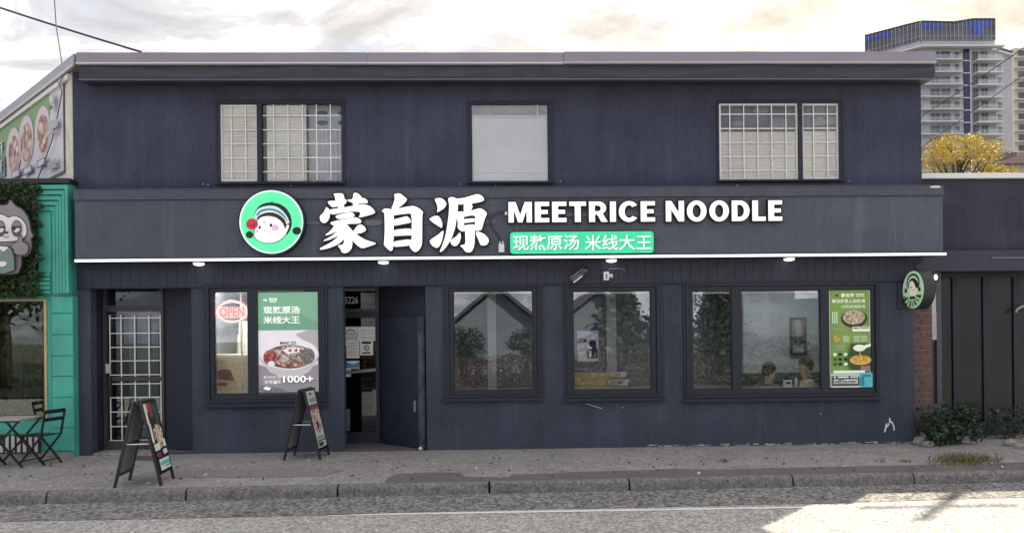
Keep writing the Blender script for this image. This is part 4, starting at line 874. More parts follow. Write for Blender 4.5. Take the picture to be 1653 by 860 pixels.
p.text('蒙自源', .37, .495, .52, .52, INK, .03); p.rect(.55, .495, .64, .505, INKG, 'print_line'); p.rect(.55, .512, .64, .52, INKG, 'print_line')
p.text('1000+', .41, .835, .93, .91, SIGNB, .045); p.text('1000+', .415, .832, .925, .906, LW, .03); p.text('累计卖出门店', .09, .835, .38, .858, LW, .0); p.text('全球门店', .1, .875, .38, .91, LW, .0)
p.poly([(.08, .96), (.13, .94), (.22, .955), (.17, .98)], LW, 'print_dice'); p.poly([(.26, .90), (.29, .885), (.31, .905), (.28, .92)], LW, 'print_dice')

r = wins[3][1][2]
po = thing('window_poster', ((r[0]+r[1])/2, YP, r[2]), 'tall leaf green menu poster with food pictures in the rightmost shop window pane', 'poster')
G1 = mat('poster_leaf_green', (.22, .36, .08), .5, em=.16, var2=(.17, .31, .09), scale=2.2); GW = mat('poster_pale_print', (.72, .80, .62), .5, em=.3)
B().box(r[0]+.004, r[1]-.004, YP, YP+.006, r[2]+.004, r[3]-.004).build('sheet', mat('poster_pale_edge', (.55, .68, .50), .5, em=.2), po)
p = Print((r[0]+.006, r[1]-.006, r[2]+.006, r[3]-.006), YP, po)
p.rect(.03, .0, .98, .86, G1); p.ell(.2, .06, .05, .018, SIGNB, 'print_mark', 12, 0, math.pi); p.text('蒙自源', .30, .03, .62, .07, GW, .035); p.rect(.66, .035, .86, .045, GW, 'print_line'); p.rect(.66, .053, .86, .063, GW, 'print_line')
p.text('蒙自就是人如在滇', .08, .09, .88, .13, GW, .02); p.text('过桥米线原汤', .30, .15, .88, .185, GW, .01)
p.ell(.61, .29, .315, .095, mat('poster_black_bowl', (.03, .025, .025), .4), 'print_bowl', 30); p.ell(.60, .275, .27, .078, food('poster_dumplings', ['C8B088', 'E8DCC0', '8A6840', 'D8C8A0', 'F0E8D8', '6A7040'], 46), 'print_food', 28)
for i in range(3): p.rect(.08+.05*i, .22, .10+.05*i, .34, GW, 'print_column')
p.text('YUNNAN RICE', .07, .395, .42, .415, mat('poster_orange_print', (.75, .45, .25), .5), .01); p.rect(.56, .375, .98, .425, GW); p.rect(.58, .38, .7, .40, mat('poster_brown_bar', (.35, .3, .22), .5), 'print_bar'); p.rect(.72, .38, .96, .395, mat('poster_red_bar', (.5, .25, .22), .5), 'print_bar')
p.ell(.17, .50, .1, .035, food('poster_orange_food', ['D89030', 'E8C060', '8A5020', 'F0D890'], 60), 'print_food', 20)
for i in range(3):
    for u in (.32, .58, .76): p.rect(u, .475+.022*i, u+.15, .482+.022*i, GW, 'print_line')
for i in range(2): p.rect(.12, .57+.025*i, .36, .585+.025*i, mat('poster_muted_line', (.4, .5, .28), .5), 'print_line')
for v in (.66, .71, .76):
    for u in (.12, .24, .37): p.ell(u, v, .045, .016, rnd.choice((SIGNB, GW, mat('poster_dark_green', (.06, .12, .04), .5))), 'print_ingredient', 12)
p.poly([(.5, .55), (.97, .55), (.97, .83), (.5, .83), (.42, .72)], mat('poster_deep_green', (.045, .075, .035), .5), 'print_shade'); p.ell(.70, .595, .15, .035, GW, 'print_ladle', 18); p.poly([(.8, .57), (.97, .55), (.97, .58), (.84, .6)], GW, 'print_ladle'); p.rect(.70, .62, .72, .70, mat('poster_broth_gold', (.75, .55, .15), .5), 'print_broth')
p.ell(.72, .72, .26, .05, mat('poster_gold_bowl', (.72, .42, .10), .5, em=.15), 'print_bowl', 24); p.ell(.72, .71, .22, .038, food('poster_gold_soup', ['E8B850', 'D89830', 'F0D080'], 40), 'print_soup', 24); p.rect(.72, .78, .95, .83, mat('poster_pink_brown', (.35, .22, .22), .5), 'print_table')
p.ell(.08, .84, .02, .014, GW); p.rect(.06, .826, .82, .854, GW, 'print_strip'); p.rect(.0, .86, .98, .88, mat('poster_mint', (.45, .72, .62), .5, em=.15), 'print_strip')
NV = mat('poster_navy', (.02, .03, .06), .5); TQ = mat('poster_turquoise', (.08, .45, .52), .5, em=.2)
p.rect(.03, .88, .68, .98, NV); p.rect(.68, .85, 1.0, 1.0, TQ); p.ell(.09, .893, .03, .012, PAPER, 'print_dot', 12); p.rect(.16, .886, .42, .90, GW, 'print_line'); p.rect(.46, .884, .66, .902, PAPER, 'print_strip')
p.rect(.06, .915, .64, .962, PAPER); p.text('FREE DELIVERY', .08, .93, .62, .955, INK, .03); p.rect(.16, .918, .3, .926, INK, 'print_line'); p.rect(.03, .985, .68, 1.0, PAPER, 'print_strip'); p.rect(.74, .87, .95, .89, mat('poster_deep_turquoise', (.04, .25, .32), .5), 'print_bar'); p.poly([(.7, .9), (.78, .88), (.8, .98), (.7, .98)], mat('poster_deep_turquoise', 0), 'print_figure')

a = RX(932, 533.5, 966, 583, .045)
po = thing('window_poster', ((a[0]+a[1])/2, .045, a[2]), 'small lilac poster', 'poster')
po['label'] = 'small lilac poster of two dark haired people in the window under the box camera'
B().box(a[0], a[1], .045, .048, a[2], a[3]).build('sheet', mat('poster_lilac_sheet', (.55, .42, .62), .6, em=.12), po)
p = Print(a, .045, po); p.rect(.04, .9, .96, .97, PAPER, 'print_strip'); p.rect(.42, .02, .56, .3, PAPER, 'print_strip')
SKN = mat('poster_skin', (.80, .66, .58), .6, em=.1)
p.poly([(.04, .72), (.14, .62), (.3, .6), (.42, .72), (.44, .9), (.04, .9)], PAPER, 'print_shirt'); p.ell(.24, .44, .15, .14, SKN, 'print_face', 16); p.ell(.24, .32, .18, .09, INK, 'print_hair', 16)
p.poly([(.46, .7), (.55, .6), (.75, .42), (.96, .6), (.96, .9), (.46, .9)], mat('poster_dark_jacket', (.02, .05, .04), .6), 'print_jacket'); p.ell(.6, .5, .12, .10, SKN, 'print_face', 16); p.ell(.72, .42, .18, .12, INK, 'print_hair', 16); p.rect(.55, .66, .66, .86, PAPER, 'print_card')
# neon sign in the left window
a = RX(349, 487, 400, 519, .10)
ne = thing('neon_sign', ((a[0]+a[1])/2, .1, a[2]), 'oval red neon sign in the narrow left pane of the left shop window', 'neon sign')
NR = mat('neon_red_tube', (1, .12, .10), .3, em=1.1); NW = mat('neon_pink_backing', (.80, .50, .46), .4, em=.45); cx_, cz_ = (a[0]+a[1])/2, (a[2]+a[3])/2; rx_, rz_ = (a[1]-a[0])/2, (a[3]-a[2])/2
B().box(a[0]-.06, a[1]+.06, .115, .12, cz_-rz_*.62, cz_+rz_*.5).build('backing', NW, ne)
b = B(); b.smooth = True; q = ell(cx_, cz_, rx_*1.05, rz_*1.1, 36); b.tube([(x, .10, z) for x, z in q+q[:1]], .012, 6); b.build('oval_tube', NR, ne)
b = B(); b.smooth = True; q = ell(cx_, cz_, rx_*.96, rz_*.98, 36); b.tube([(x, .10, z) for x, z in q+q[:1]], .007, 6); b.build('oval_tube', mat('neon_white_tube', (1, .95, .85), .3, em=1.2), ne)
text('OPEN', 'lettering', mat('neon_deep_red', (.75, .05, .05), .3, em=.6), cx_-rx_*.78, cx_+rx_*.78, cz_-rz_*.5, cz_+rz_*.48, .098, ne, .012)
B().bar((cx_, .11, cz_+rz_*1.1), (cx_, .11, a[3]+.3), .004).build('hanger', BLACK, ne)
a = RX(346, 575, 403, 640, .5)
o = thing('counter', ((a[0]+a[1])/2, .5, .02), 'cream service counter inside the left shop window', 'counter')
B().box(a[0]-.8, a[1]+.9, .45, .95, .02, a[3]).build('body', mat('cream_counter', (.75, .66, .44), .5), o, .01); B().box(a[0]-.82, a[1]+.92, .43, .97, a[3]+.001, a[3]+.03).build('worktop', mat('pale_worktop', (.78, .74, .60), .4), o)
x, z = P(371, 606, .38); o = thing('wooden_tray', (x, .38, z-.12), 'tilted dark wooden tray leaning on the cream counter in the left shop window', 'tray')
b = B(); b.prism([P(349, 600, .38), P(356, 596, .38), P(371, 596, .38), P(378, 614, .38), P(352, 611, .38)], .37, .40); b.build('tray', mat('brown_wood', (.17, .10, .055), .6, var=.3, scale=12), o)
b = B(); b.prism([P(349, 618, .38), P(366, 617, .38), P(367, 622, .38), P(349, 622, .38)], .36, .39); b.build('red_edge', mat('red_print', (.45, .08, .06), .6), o)
x = P(390, 550, .2)[0]; o = thing('standing_pole', (x, .2, .02), 'thin white vertical pole behind the neon sign in the left shop window', 'pole')
b = B(); b.tube([(x, .2, .02), (x, .2, ZI-.005)], .017, 8); b.build('pole', mat('pale_pole', (.75, .74, .66), .4), o); x = P(366, 560, 1.6)[0]
o = thing('hanging_cloth', (x, 1.6, 1.2), 'pale hanging cloths on the back wall behind the neon sign', 'cloth'); b = B()
for i, (px0, px1) in enumerate(((343, 356), (360, 381), (384, 402))):
    vs = []; fs = []; xa, xb = P(px0, 560, 1.6)[0], P(px1, 560, 1.6)[0]
    for j in range(13): t = j/12; vs += [(xa+(xb-xa)*t, 1.6+.03*math.sin(j*1.4), 1.1), (xa+(xb-xa)*(.1+.8*t), 1.6+.02*math.sin(j*1.4), 2.05)]
    for j in range(12): fs.append((2*j, 2*j+2, 2*j+3, 2*j+1))
    b = B(); b.add(vs, fs); b.build('cloth', mat('pale_cloth', (.62, .60, .54), .9, var=.15), o)
o = thing('menu_board', (x, 2.5, 2.0), 'dark wall board with faint lines above the hanging cloths', 'board'); a = RX(330, 474, 415, 540, 2.55); B().box(a[0], a[1], 2.55, 2.59, a[2], a[3]).build('board', mat('dark_board', (.06, .06, .065), .7), o)
for i in range(4):
    for u in (.45, .66): b = B(); xx = a[0]+(a[1]-a[0])*u; zz = a[2]+.06+.05*i; b.box(xx, xx+.14, 2.543, 2.548, zz, zz+.012); b.build('print_line', INKG, o)

# ---- dining room
TABW = mat('yellow_wood_table', (.62, .46, .22), .45, var=.12, scale=6); SEATG = mat('grey_green_bench', (.12, .15, .14), .7)
def table(x, y, w, d, lab, mt=TABW):
    o = thing('dining_table', (x, y, .02), lab, 'table', 'tables in the dining room')
    B().box(x-w/2, x+w/2, y-d/2, y+d/2, .72, .76).build('table_top', mt, o, .008)
    for sx in (-1, 1):
        for sy in (-1, 1): B().bar((x+sx*(w/2-.05), y+sy*(d/2-.05), .02), (x+sx*(w/2-.05), y+sy*(d/2-.05), .719), .045).build('leg', BLACKM, o)
    return o
table(P(1275, 600, 1.2)[0], 1.3, 1.1, .7, 'dining table between the two seated people behind the wide shop window')
xt = P(975, 620, .45)[0]
o = thing('booth_bench', (xt, .5, .02), 'yellow booth bench just inside the square shop window with the lilac poster', 'bench')
B().box(P(918, 600, .45)[0], P(1003, 600, .45)[0], .30, .36, .02, P(960, 602, .3)[1]).build('backrest', TABW, o, .01); B().box(P(918, 600, .45)[0], P(1003, 600, .45)[0], .362, .85, .02, .45).build('seat', SEATG, o, .01)
for i, (px0, py0, px1, py1, lab) in enumerate(((985, 600, 1012, 608, 'white folded carton lying on top of the yellow booth bench'), (980, 612, 1015, 622, 'white open carton leaning in front of the yellow booth bench'))):
    a = RX(px0, py0, px1, py1, .24); o = thing('paper_carton', ((a[0]+a[1])/2, .24, a[2]), lab, 'carton'); b = B(); b.prism([(a[0], a[2]+.02), (a[1]-.03, a[2]), (a[1], a[3]), (a[0]+.03, a[3]-.02)], .20, .28); b.build('carton', PAPER, o); b = B(); b.box(a[0]+.05, a[1]-.1, .193, .196, a[2]+.03, a[3]-.025); b.build('print_block', INKG, o)
a = RX(1274, 512, 1301, 573, 2.8); o = thing('wall_picture', ((a[0]+a[1])/2, 2.8, a[2]), 'tall grey picture in a black frame on the dining room partition', 'picture')
B().frame((a[0], a[1], a[2], a[3]), (a[0]+.05, a[1]-.05, a[2]+.05, a[3]-.05), 2.76, 2.79).build('frame', BLACK, o); B().box(a[0]+.05, a[1]-.05, 2.775, 2.785, a[2]+.05, a[3]-.05).build('print', mat('grey_picture_print', (.20, .21, .23), .5, var2=(.09, .095, .11), scale=5), o)
B().box(a[0]+.06, a[1]-.06, 2.770, 2.774, a[2]+.06, a[2]+.13).build('caption_strip', INKG, o); B().prism(ell((a[0]+a[1])/2, a[2]+.28, .16, .09, 18), 2.768, 2.772).build('print_dark', INK, o); B().prism(ell((a[0]+a[1])/2, a[2]+.52, .06, .2, 18), 2.769, 2.773).build('print_figure', INKG, o)
b = B(); b.box(P(1199, 560, 2.85)[0], XR-.1, 2.81, 2.9, .02, ZI-.003); b.build('partition_wall', mat('partition_paint', (.27, .31, .37), .9, var=.05), bld)
b = B(); b.box(P(1199, 560, 2.7)[0], XR-.1, 2.35, 2.80, .02, .98); o = thing('booth_bench', (P(1260, 600, 2.6)[0], 2.6, .02), 'long dark bench along the dining room partition behind the seated people', 'bench'); b.build('bench', mat('dark_bench', (.02, .022, .028), .9, spec=.1), o)
a = RX(1265, 613, 1278, 625, .35); o = thing('table_card', ((a[0]+a[1])/2, .35, a[2]), 'white card with a dark stripe on the window sill before the seated person', 'card'); B().box(a[0], a[1], .33, .37, a[2], a[3]).build('card', PAPER, o); B().box(a[0]+.03, a[1]-.03, .325, .329, a[2]+.06, a[3]-.03).build('dark_stripe', INK, o)
b = B(); b.box(P(1180, 620, .3)[0], P(1330, 620, .3)[0], .2, .5, .02, a[2]-.002); o2 = thing('sill_counter', (P(1255, 620, .3)[0], .35, .02), 'low counter along the inside of the wide shop window', 'counter'); b.build('counter', mat('counter_grey', (.2, .2, .2), .6), o2)
x, z = P(1285, 620, .35); o = thing('sauce_bottle', (x, .35, a[2]), 'small pale bottle on the sill beside the striped card', 'bottle'); b = B(); b.smooth = True; b.tube([(x, .35, a[2]), (x, .35, a[2]+.10), (x, .35, a[2]+.125), (x, .35, a[2]+.16)], [.026, .026, .011, .011], 10); b.build('bottle', mat('pale_bottle', (.7, .68, .6), .3), o)
# people
def skin(name, pts, edges, mt, parent, sub=2):
    me = bpy.data.meshes.new(name); o0 = root_pos(parent); me.from_pydata([tuple(Vector(p[:3])) for p in pts], edges, [])
    o = bpy.data.objects.new(name, me); COL.objects.link(o); mo = o.modifiers.new('skin', 'SKIN'); mo.use_smooth_shade = True
    if not me.skin_vertices: me.attributes.new('skin_vertex', 'FLOAT', 'POINT') if False else bpy.context.view_layer.update()
    if not me.skin_vertices:
        bm = bmesh.new(); bm.from_mesh(me); bm.verts.layers.skin.verify(); bm.to_mesh(me); bm.free()
    for i, p in enumerate(pts):
        me.skin_vertices[0].data[i].radius = (p[3], p[4] if len(p) > 4 else p[3]); me.skin_vertices[0].data[i].use_root = (i == 0)
    o.modifiers.new('sub', 'SUBSURF').levels = sub
    dg = bpy.context.evaluated_depsgraph_get(); nm = bpy.data.meshes.new_from_object(o.evaluated_get(dg)); bpy.data.objects.remove(o)
    for p in nm.polygons: p.use_smooth = True
    nm.materials.clear(); nm.materials.append(mt); ob = bpy.data.objects.new(name, nm); COL.objects.link(ob); ob.parent = parent; return ob
SKM = mat('skin', (.50, .32, .23), .6); HRM = mat('dark_hair', (.004, .0035, .004), 1.0, spec=.0)
def seated(loc, rot, lab, shirt, trousers):
    o = thing('person', (0, 0, 0), lab, 'person')         # built facing +x
    body = [(0, 0, .52, .13, .15), (0, 0, .75, .12, .15), (.02, 0, .98, .12, .17), (.03, 0, 1.08, .07, .10), (.045, 0, 1.115, .048), (.055, 0, 1.155, .064), (.075, 0, 1.215, .084, .074), (.06, 0, 1.30, .094, .082), (.055, 0, 1.36, .064)]
    ed = [(i, i+1) for i in range(8)]; pts = list(body)
    for s in (-1, 1):
        k = len(pts); pts += [(.02, s*.19, 1.03, .052), (.08, s*.22, .80, .042), (.30, s*.15, .81, .034), (.36, s*.13, .82, .026, .034), (.41, s*.12, .82, .022, .036)]
        ed += [(2, k), (k, k+1), (k+1, k+2), (k+2, k+3), (k+3, k+4)]
        for j, (l, dy) in enumerate(((.062, -.027), (.072, -.009), (.066, .009), (.052, .026))):
            q = len(pts); pts += [(.43, s*.12+dy, .822, .009), (.43+l*.55, s*.12+dy*1.15, .826, .008), (.43+l, s*.12+dy*1.1, .808, .007)]; ed += [(k+4, q), (q, q+1), (q+1, q+2)]
        q = len(pts); pts += [(.39, s*.12-s*.04, .822, .010), (.425, s*.12-s*.058, .826, .008)]; ed += [(k+3, q), (q, q+1)]
        k = len(pts); pts += [(.05, s*.10, .50, .085), (.44, s*.11, .50, .062), (.42, s*.11, .26, .048), (.40, s*.11, .09, .036), (.50, s*.11, .05, .034, .028)]
        ed += [(0, k), (k, k+1), (k+1, k+2), (k+2, k+3), (k+3, k+4)]
    skin('body', pts, ed, SKM, o)
    sh = [(0, 0, .50, .145, .165), (0, 0, .75, .135, .165), (.02, 0, .98, .135, .185), (.03, 0, 1.08, .085, .115)]; se = [(0, 1), (1, 2), (2, 3)]
    for s in (-1, 1): k = len(sh); sh += [(.02, s*.19, 1.03, .066), (.08, s*.22, .81, .055), (.22, s*.175, .81, .048)]; se += [(2, k), (k, k+1), (k+1, k+2)]
    skin('shirt', sh, se, shirt, o)
    tr = [(0, 0, .50, .15, .17)]; te = []
    for s in (-1, 1): k = len(tr); tr += [(.05, s*.10, .50, .098), (.45, s*.11, .50, .074), (.42, s*.11, .26, .062), (.40, s*.11, .11, .055)]; te += [(0, k), (k, k+1), (k+1, k+2), (k+2, k+3)]
    skin('trousers', tr, te, trousers, o)
    b = B(); b.smooth = True; c = Vector((.045, 0, 1.300)); vs = []; n = 20; rows = 10; fs = []
    for i in range(rows+1):
        for j in range(n):
            t = 2*math.pi*j/n; f = math.cos(t); lim = .95+1.15*(.5-.5*f)**.75; ph = lim*i/rows*1.15; w = 1+.05*math.sin(j*2.3+i); vs.append(c+Vector((.118*math.sin(ph)*f*w, .102*math.sin(ph)*math.sin(t)*w, .122*math.cos(ph)*w)))
    for i in range(rows):
        for j in range(n): fs.append((i*n+j, (i+1)*n+j, (i+1)*n+(j+1) % n, i*n+(j+1) % n))
    b.add(vs, fs); b.build('hair', HRM, o)
    b = B(); b.smooth = True
    b.sphere((.160, 0, 1.265), (.020, .014, .024), 8, 6); b.build('nose', SKM, o)
    for s in (-1, 1):
        b = B(); b.smooth = True; b.sphere((.140, s*.034, 1.290), (.011, .014, .007), 8, 6); b.build('eye', INK, o); b = B(); b.smooth = True; b.sphere((.06, s*.088, 1.265), (.022, .012, .034), 8, 6); b.build('ear', SKM, o)
    b = B(); b.smooth = True; b.sphere((.142, 0, 1.225), (.010, .024, .006), 8, 6); b.build('mouth', mat('lip', (.32, .12, .10), .6), o)
    o.location = loc; o.rotation_euler = (0, 0, rot); o.scale = (1.12, 1.12, 1.12); return o
GREY_T = mat('beige_grey_shirt', (.36, .34, .31), .9, var=.1, scale=9); DK = mat('dark_clothes', (.03, .03, .035), .9)
def stool(x, y, lab):
    o = thing('stool', (x, y, .018), lab, 'stool', 'stools in the dining room'); b = B(); b.tube([(x, y, .39), (x, y, .41)], .18, 20); b.build('seat', BLACKM, o)
    for s in (-1, 1):
        for t in (-1, 1): B().bar((x+s*.14, y+t*.14, .018), (x+s*.1, y+t*.1, .389), .03).build('leg', BLACKM, o)
xa, za = P(1308, 590, 1.25); seated((xa, 1.3, za-1.29*1.12), math.pi-.25, 'dark haired person in a beige shirt seated facing left behind the wide shop window', GREY_T, DK); stool(xa, 1.3, 'black stool under the seated person in the beige grey shirt')
xb, zb_ = P(1250, 597, 1.5); seated((xb-.12, 1.55, zb_-1.30*1.12), .35, 'person with dark hair in dark clothes seated facing right across the dining table', DK, DK); stool(xb-.12, 1.55, 'black stool under the seated person in dark clothes')
# unseen ceiling panels, added to brighten the rooms behind the shop glass
for px, y, lab in ((380, .52, 'added ceiling panel brightening the cream counter inside the left shop window'), (990, 1.6, 'added ceiling panel brightening the yellow booth bench'), (1260, 1.7, 'added ceiling panel brightening the two seated people')):
    x = P(px, 440, y)[0]; o = thing('added_ceiling_panel', (x, y, ZI), lab, 'added light panel', 'added ceiling panels inside the shop')
    B().frame((x-.3, x+.3, 0, .6), (x-.27, x+.27, .03, .57), 0, .02) if False else None
    B().box(x-.32, x+.32, y-.32, y+.32, ZI-.012, ZI-.003).build('frame', WHITE, o); B().box(x-.29, x+.29, y-.29, y+.29, ZI-.02, ZI-.013).build('diffuser', mat('lit_diffuser' if px > 500 else 'lit_diffuser_warm', (1, .95, .85), .4, em=24 if px > 500 else 80), o)

# ------------------------------------------------------------------ sandwich boards
def aboard(prints, lab):
    o = thing('sandwich_board', (0, 0, 0), lab, 'sandwich board', 'sandwich boards on the sidewalk')
    H, S_, D_ = 1.0, .26, .23
    for s in (-1, 1):
        top = Vector((s*.035, 0, H)); bot = Vector((s*S_, 0, 0)); d = bot-top
        b = B()
        for y in (-D_, D_): b.bar(top+Vector((0, y, 0)), bot+Vector((0, y, 0)), .028, .035, up=(0, 1, 0))
        for t in (.01, .51 if s < 0 else .86, .86): q = top+d*t; b.bar(q+Vector((0, -D_, 0)), q+Vector((0, D_, 0)), .03, .03)
        b.build('frame', BLACKM, o)
        n = Vector((1.04, 0, s*(S_-.035))).normalized()*s
        for t0, t1 in (((.02, .5), (.52, .85)) if s < 0 else ((.02, .85),)):
            b = B(); p0, p1 = top+d*t0, top+d*t1
            b.add([p0+Vector((0, -D_+.015, 0))-n*.006, p0+Vector((0, D_-.015, 0))-n*.006, p1+Vector((0, D_-.015, 0))-n*.006, p1+Vector((0, -D_+.015, 0))-n*.006]+[p0+Vector((0, -D_+.015, 0))+n*.006, p0+Vector((0, D_-.015, 0))+n*.006, p1+Vector((0, D_-.015, 0))+n*.006, p1+Vector((0, -D_+.015, 0))+n*.006], [(0, 1, 2, 3), (7, 6, 5, 4), (0, 4, 5, 1), (1, 5, 6, 2), (2, 6, 7, 3), (3, 7, 4, 0)])
            b.build('panel', mat('grey_board_panel', (.24, .25, .25), .6, var=.15, scale=6), o)
        if s > 0:
            k = 0
            for (u0, v0, u1, v1, mt, nm) in prints:
                k += 1; off = n*(.008+.0012*k); yy = lambda u: -D_+.02+(2*D_-.04)*u; pt = lambda u, v: top+d*(.025+.82*v)+Vector((0, yy(u), 0))+off
                if nm.startswith('round'):
                    cu, cv, ru, rv = (u0+u1)/2, (v0+v1)/2, (u1-u0)/2, (v1-v0)/2; q = [pt(cu+ru*math.cos(i*.4488), cv-rv*math.sin(i*.4488)) for i in range(14)]
                else: q = [pt(u0, v1), pt(u1, v1), pt(u1, v0), pt(u0, v0)]
                m_ = len(q); B().add(q, [tuple(range(m_))]).build(nm.replace('round_', ''), mt, o)
    b = B(); b.tube([(0, -D_-.01, H-.005), (0, D_+.01, H-.005)], .022, 8); b.build('hinge', BLACKM, o)
    b = B(); q = .5; zz = H*(1-q); x_ = .035+(S_-.035)*q
    for y in (-D_+.02, D_-.02): b.bar((-x_, y, zz), (x_, y, zz), .012, .012)
    b.build('spreader', WHITE, o)
    return o
FD2 = food('board_food_print', ['E0D0C0', 'B89A80', '8A5A40', 'F0E8E0', 'C8A890', '402018'], 30); TQ2 = mat('board_turquoise', (.12, .50, .54), .5); BRN = mat('board_brown', (.20, .05, .04), .6); ORG = mat('board_orange', (.55, .25, .12), .6); DGR = mat('board_dark_green', (.03, .06, .05), .6)
o = aboard([(0, 0, 1, 1, INK, 'poster'), (.02, .01, .18, .30, PAPER, 'print_strip'), (.18, .01, .32, .14, ORG, 'print_strip'), (.3, .01, .6, .22, BRN, 'print_block'), (.62, .05, .98, .34, DGR, 'print_block'), (.04, .3, .2, .58, PAPER, 'print_strip'), (.25, .33, .98, .6, FD2, 'round_print_food'), (.35, .56, .85, .68, FD2, 'round_print_food'), (.05, .60, .48, .70, PAPER, 'print_block'), (.78, .56, .98, .68, PAPER, 'print_block'), (.06, .72, .4, .80, mat('board_maroon', (.22, .04, .06), .6), 'round_print_disc'), (.62, .71, .95, .78, PAPER, 'print_block'), (.12, .83, .95, .99, PAPER, 'print_block'), (.16, .87, .95, .92, TQ2, 'print_bar'), (.5, .93, .95, .96, TQ2, 'print_bar')], 'black sandwich board with a dark food poster near the kerb before the barred door')
ga = (G(189, 785)+G(208, 774)+G(260, 784.5)+G(278.5, 773))/4; o.location = ga; o.rotation_euler = (0, 0, math.radians(6))
MAG = mat('board_magenta', (.28, .08, .16), .6)
o = aboard([(0, 0, 1, 1, mat('board_pale_poster', (.60, .60, .58), .6), 'poster'), (.3, .04, .6, .08, INK, 'round_print_mark'), (.2, .14, .9, .2, mat('board_muted_green', (.25, .35, .25), .6), 'print_line'), (0, .25, 1, .27, INK, 'print_bar'), (0, .27, 1, .34, MAG, 'print_block'), (.05, .33, .95, .56, FD2, 'round_print_food'), (.1, .5, .9, .74, food('board_food_print_red', ['C8A0A0', '60303A', 'E0D0C8', '8A5050'], 30), 'round_print_food'), (.35, .55, .55, .68, INK, 'print_block'), (.1, .8, .8, .84, INKG, 'print_line'), (.0, .87, 1, .89, DGR, 'print_bar'), (.1, .91, .6, .97, DGR, 'print_block')], 'slim sandwich board with a pale food poster against the wall under the noodle bowl poster')
gb = G(490, 741.5); gb.y += .20; o.location = gb; o.rotation_euler = (0, 0, math.radians(-3))

# ------------------------------------------------------------------ teal shop on the left
YT = -.12
tb = thing('teal_shop', (P(60, 700, YT)[0], YT, 0), 'low teal painted shop with a stepped frame panel and dark display window', 'building')
xr = P(119.5, 600, YT)[0]; xl = -14.0; ztp = P(60, 298, YT)[1]; zmid = P(100, 478, YT)[1]
wn = RX(-60, 484, 76, 675, YT); wn = (-11.5, wn[1], wn[2], wn[3])
b = B(); wall(b, xl, xr, 0, zmid, [wn], YT, YT+.2); b.build('lower_wall', TEAL, tb)
b = B(); b.box(xr-.2, xr, YT+.201, 4, 0, ztp); b.box(xl, xl+.2, YT+.2, 9, 0, ztp); b.box(xl+.2, xr-.2, YT+.201, 4, zmid+.3, zmid+.36); b.build('side_wall', TEALD, tb)
b = B(); b.box(xl, xr+.0, YT-.03, YT+.2, zmid+.002, ztp); b.build('upper_panel', TEALD, tb)
zc_ = P(60, 290, YT)[1]; b = B(); b.box(xl-.03, xr+.02, YT-.10, YT+.25, ztp+.001, zc_); b.build('roof_cap', mat('black_cap', (.02, .02, .024), .5), tb, .006)
b = B(); b.add([(xl, YT+.2, zc_-.06), (xr, YT+.2, zc_-.06), (xr, 4, zc_-.06), (SW(4, .02, 0).x, 9, zc_-.06), (xl, 9, zc_-.06)], [(0, 1, 2, 3, 4)]); b.build('roof', mat('roof_membrane', 0), tb)
# stepped frame (mitred bands, each proud of the next)
xf = P(73, 400, YT)[0]; zf0 = P(90, 474, YT)[1]
for i in range(5):
    xo = P(118.5-6.4*i, 400, YT)[0]; zo = P(100, 301+8.2*i, YT)[1]; xi = P(118.5-6.4*(i+1), 400, YT)[0]; zi = P(100, 301+8.2*(i+1), YT)[1]
    d = YT-.032-.10+.02*i; b = B(); b.prism([(xf-.4, zo-.003), (xo-.003, zo-.003), (xo-.003, zf0), (xi+.012, zf0), (xi+.012, zi+.012), (xf-.4, zi+.012)], d, YT-.031); b.build('frame_band', TEAL, tb, .004)
xp0, xp1 = P(60, 400, YT)[0], P(86.5, 400, YT)[0]; zt_ = P(80, 343, YT)[1]; zt0 = P(80, 440, YT)[1]
b = B(); b.box(xp0, xp1-.012, YT-.045, YT-.031, zt0, zt_-.01); b.build('flat_panel', TEAL, tb)
for i in range(5):
    z1 = P(80, 441+7*i, YT)[1]; z0 = P(80, 446.5+7*i, YT)[1]; b = B(); b.box(xp0-.2, xp1-.02, YT-.07, YT-.031, z0, z1); b.build('ribbed_band', TEAL, tb, .006)
# block courses of the pier
xb0 = P(86, 600, YT)[0]; zs_ = [478, 506, 540, 574, 607, 641, 690, 727]
for a_, c_ in zip(zs_, zs_[1:]):
    z1, z0 = P(100, a_, YT)[1], P(100, c_, YT)[1]; b = B(); b.box(xb0, xr+.004, YT-.028, YT-.001, max(z0+.006, .01), z1-.004); b.build('block', TEAL, tb, .004)
b = B(); b.box(xl, xr+.006, YT-.035, YT-.002, .0, P(100, 729, YT)[1]); b.build('plinth', mat('grey_plinth', (.25, .26, .25), .9, var=.3), tb)
b = B(); b.box(xb0-.02, xb0-.003, YT-.025, YT-.001, wn[2], zmid); b.build('edge_strip', TEALD, tb)
GOLD = mat('gold_frame', (.48, .40, .22), .45, metal=.2, var=.2)
b = B(); b.frame((wn[0], wn[1]+.005, wn[2]-.01, wn[3]+.005), (wn[0]+.03, wn[1]-.03, wn[2]+.02, wn[3]-.02), YT-.02, YT+.08); wf = b.build('display_window', GOLD, tb)
b = B(); b.frame((wn[0]+.03, wn[1]-.03, wn[2]+.02, wn[3]-.02), (wn[0]+.06, wn[1]-.055, wn[2]+.04, wn[3]-.04), YT-.0, YT+.07); b.build('inner_frame', BLACK, wf)
B().box(wn[0]+.06, wn[1]-.055, YT+.05, YT+.056, wn[2]+.04, wn[3]-.04).build('pane', glass('teal_shop_glass', (.62, .68, .62), .03), wf)
b = B(); b.box(-11.6, wn[1]+.4, 2.6, 2.65, 0, zmid+.3); b.build('interior_wall', mat('dark_green_interior', (.035, .05, .035), .9, var=.5, scale=3), tb)
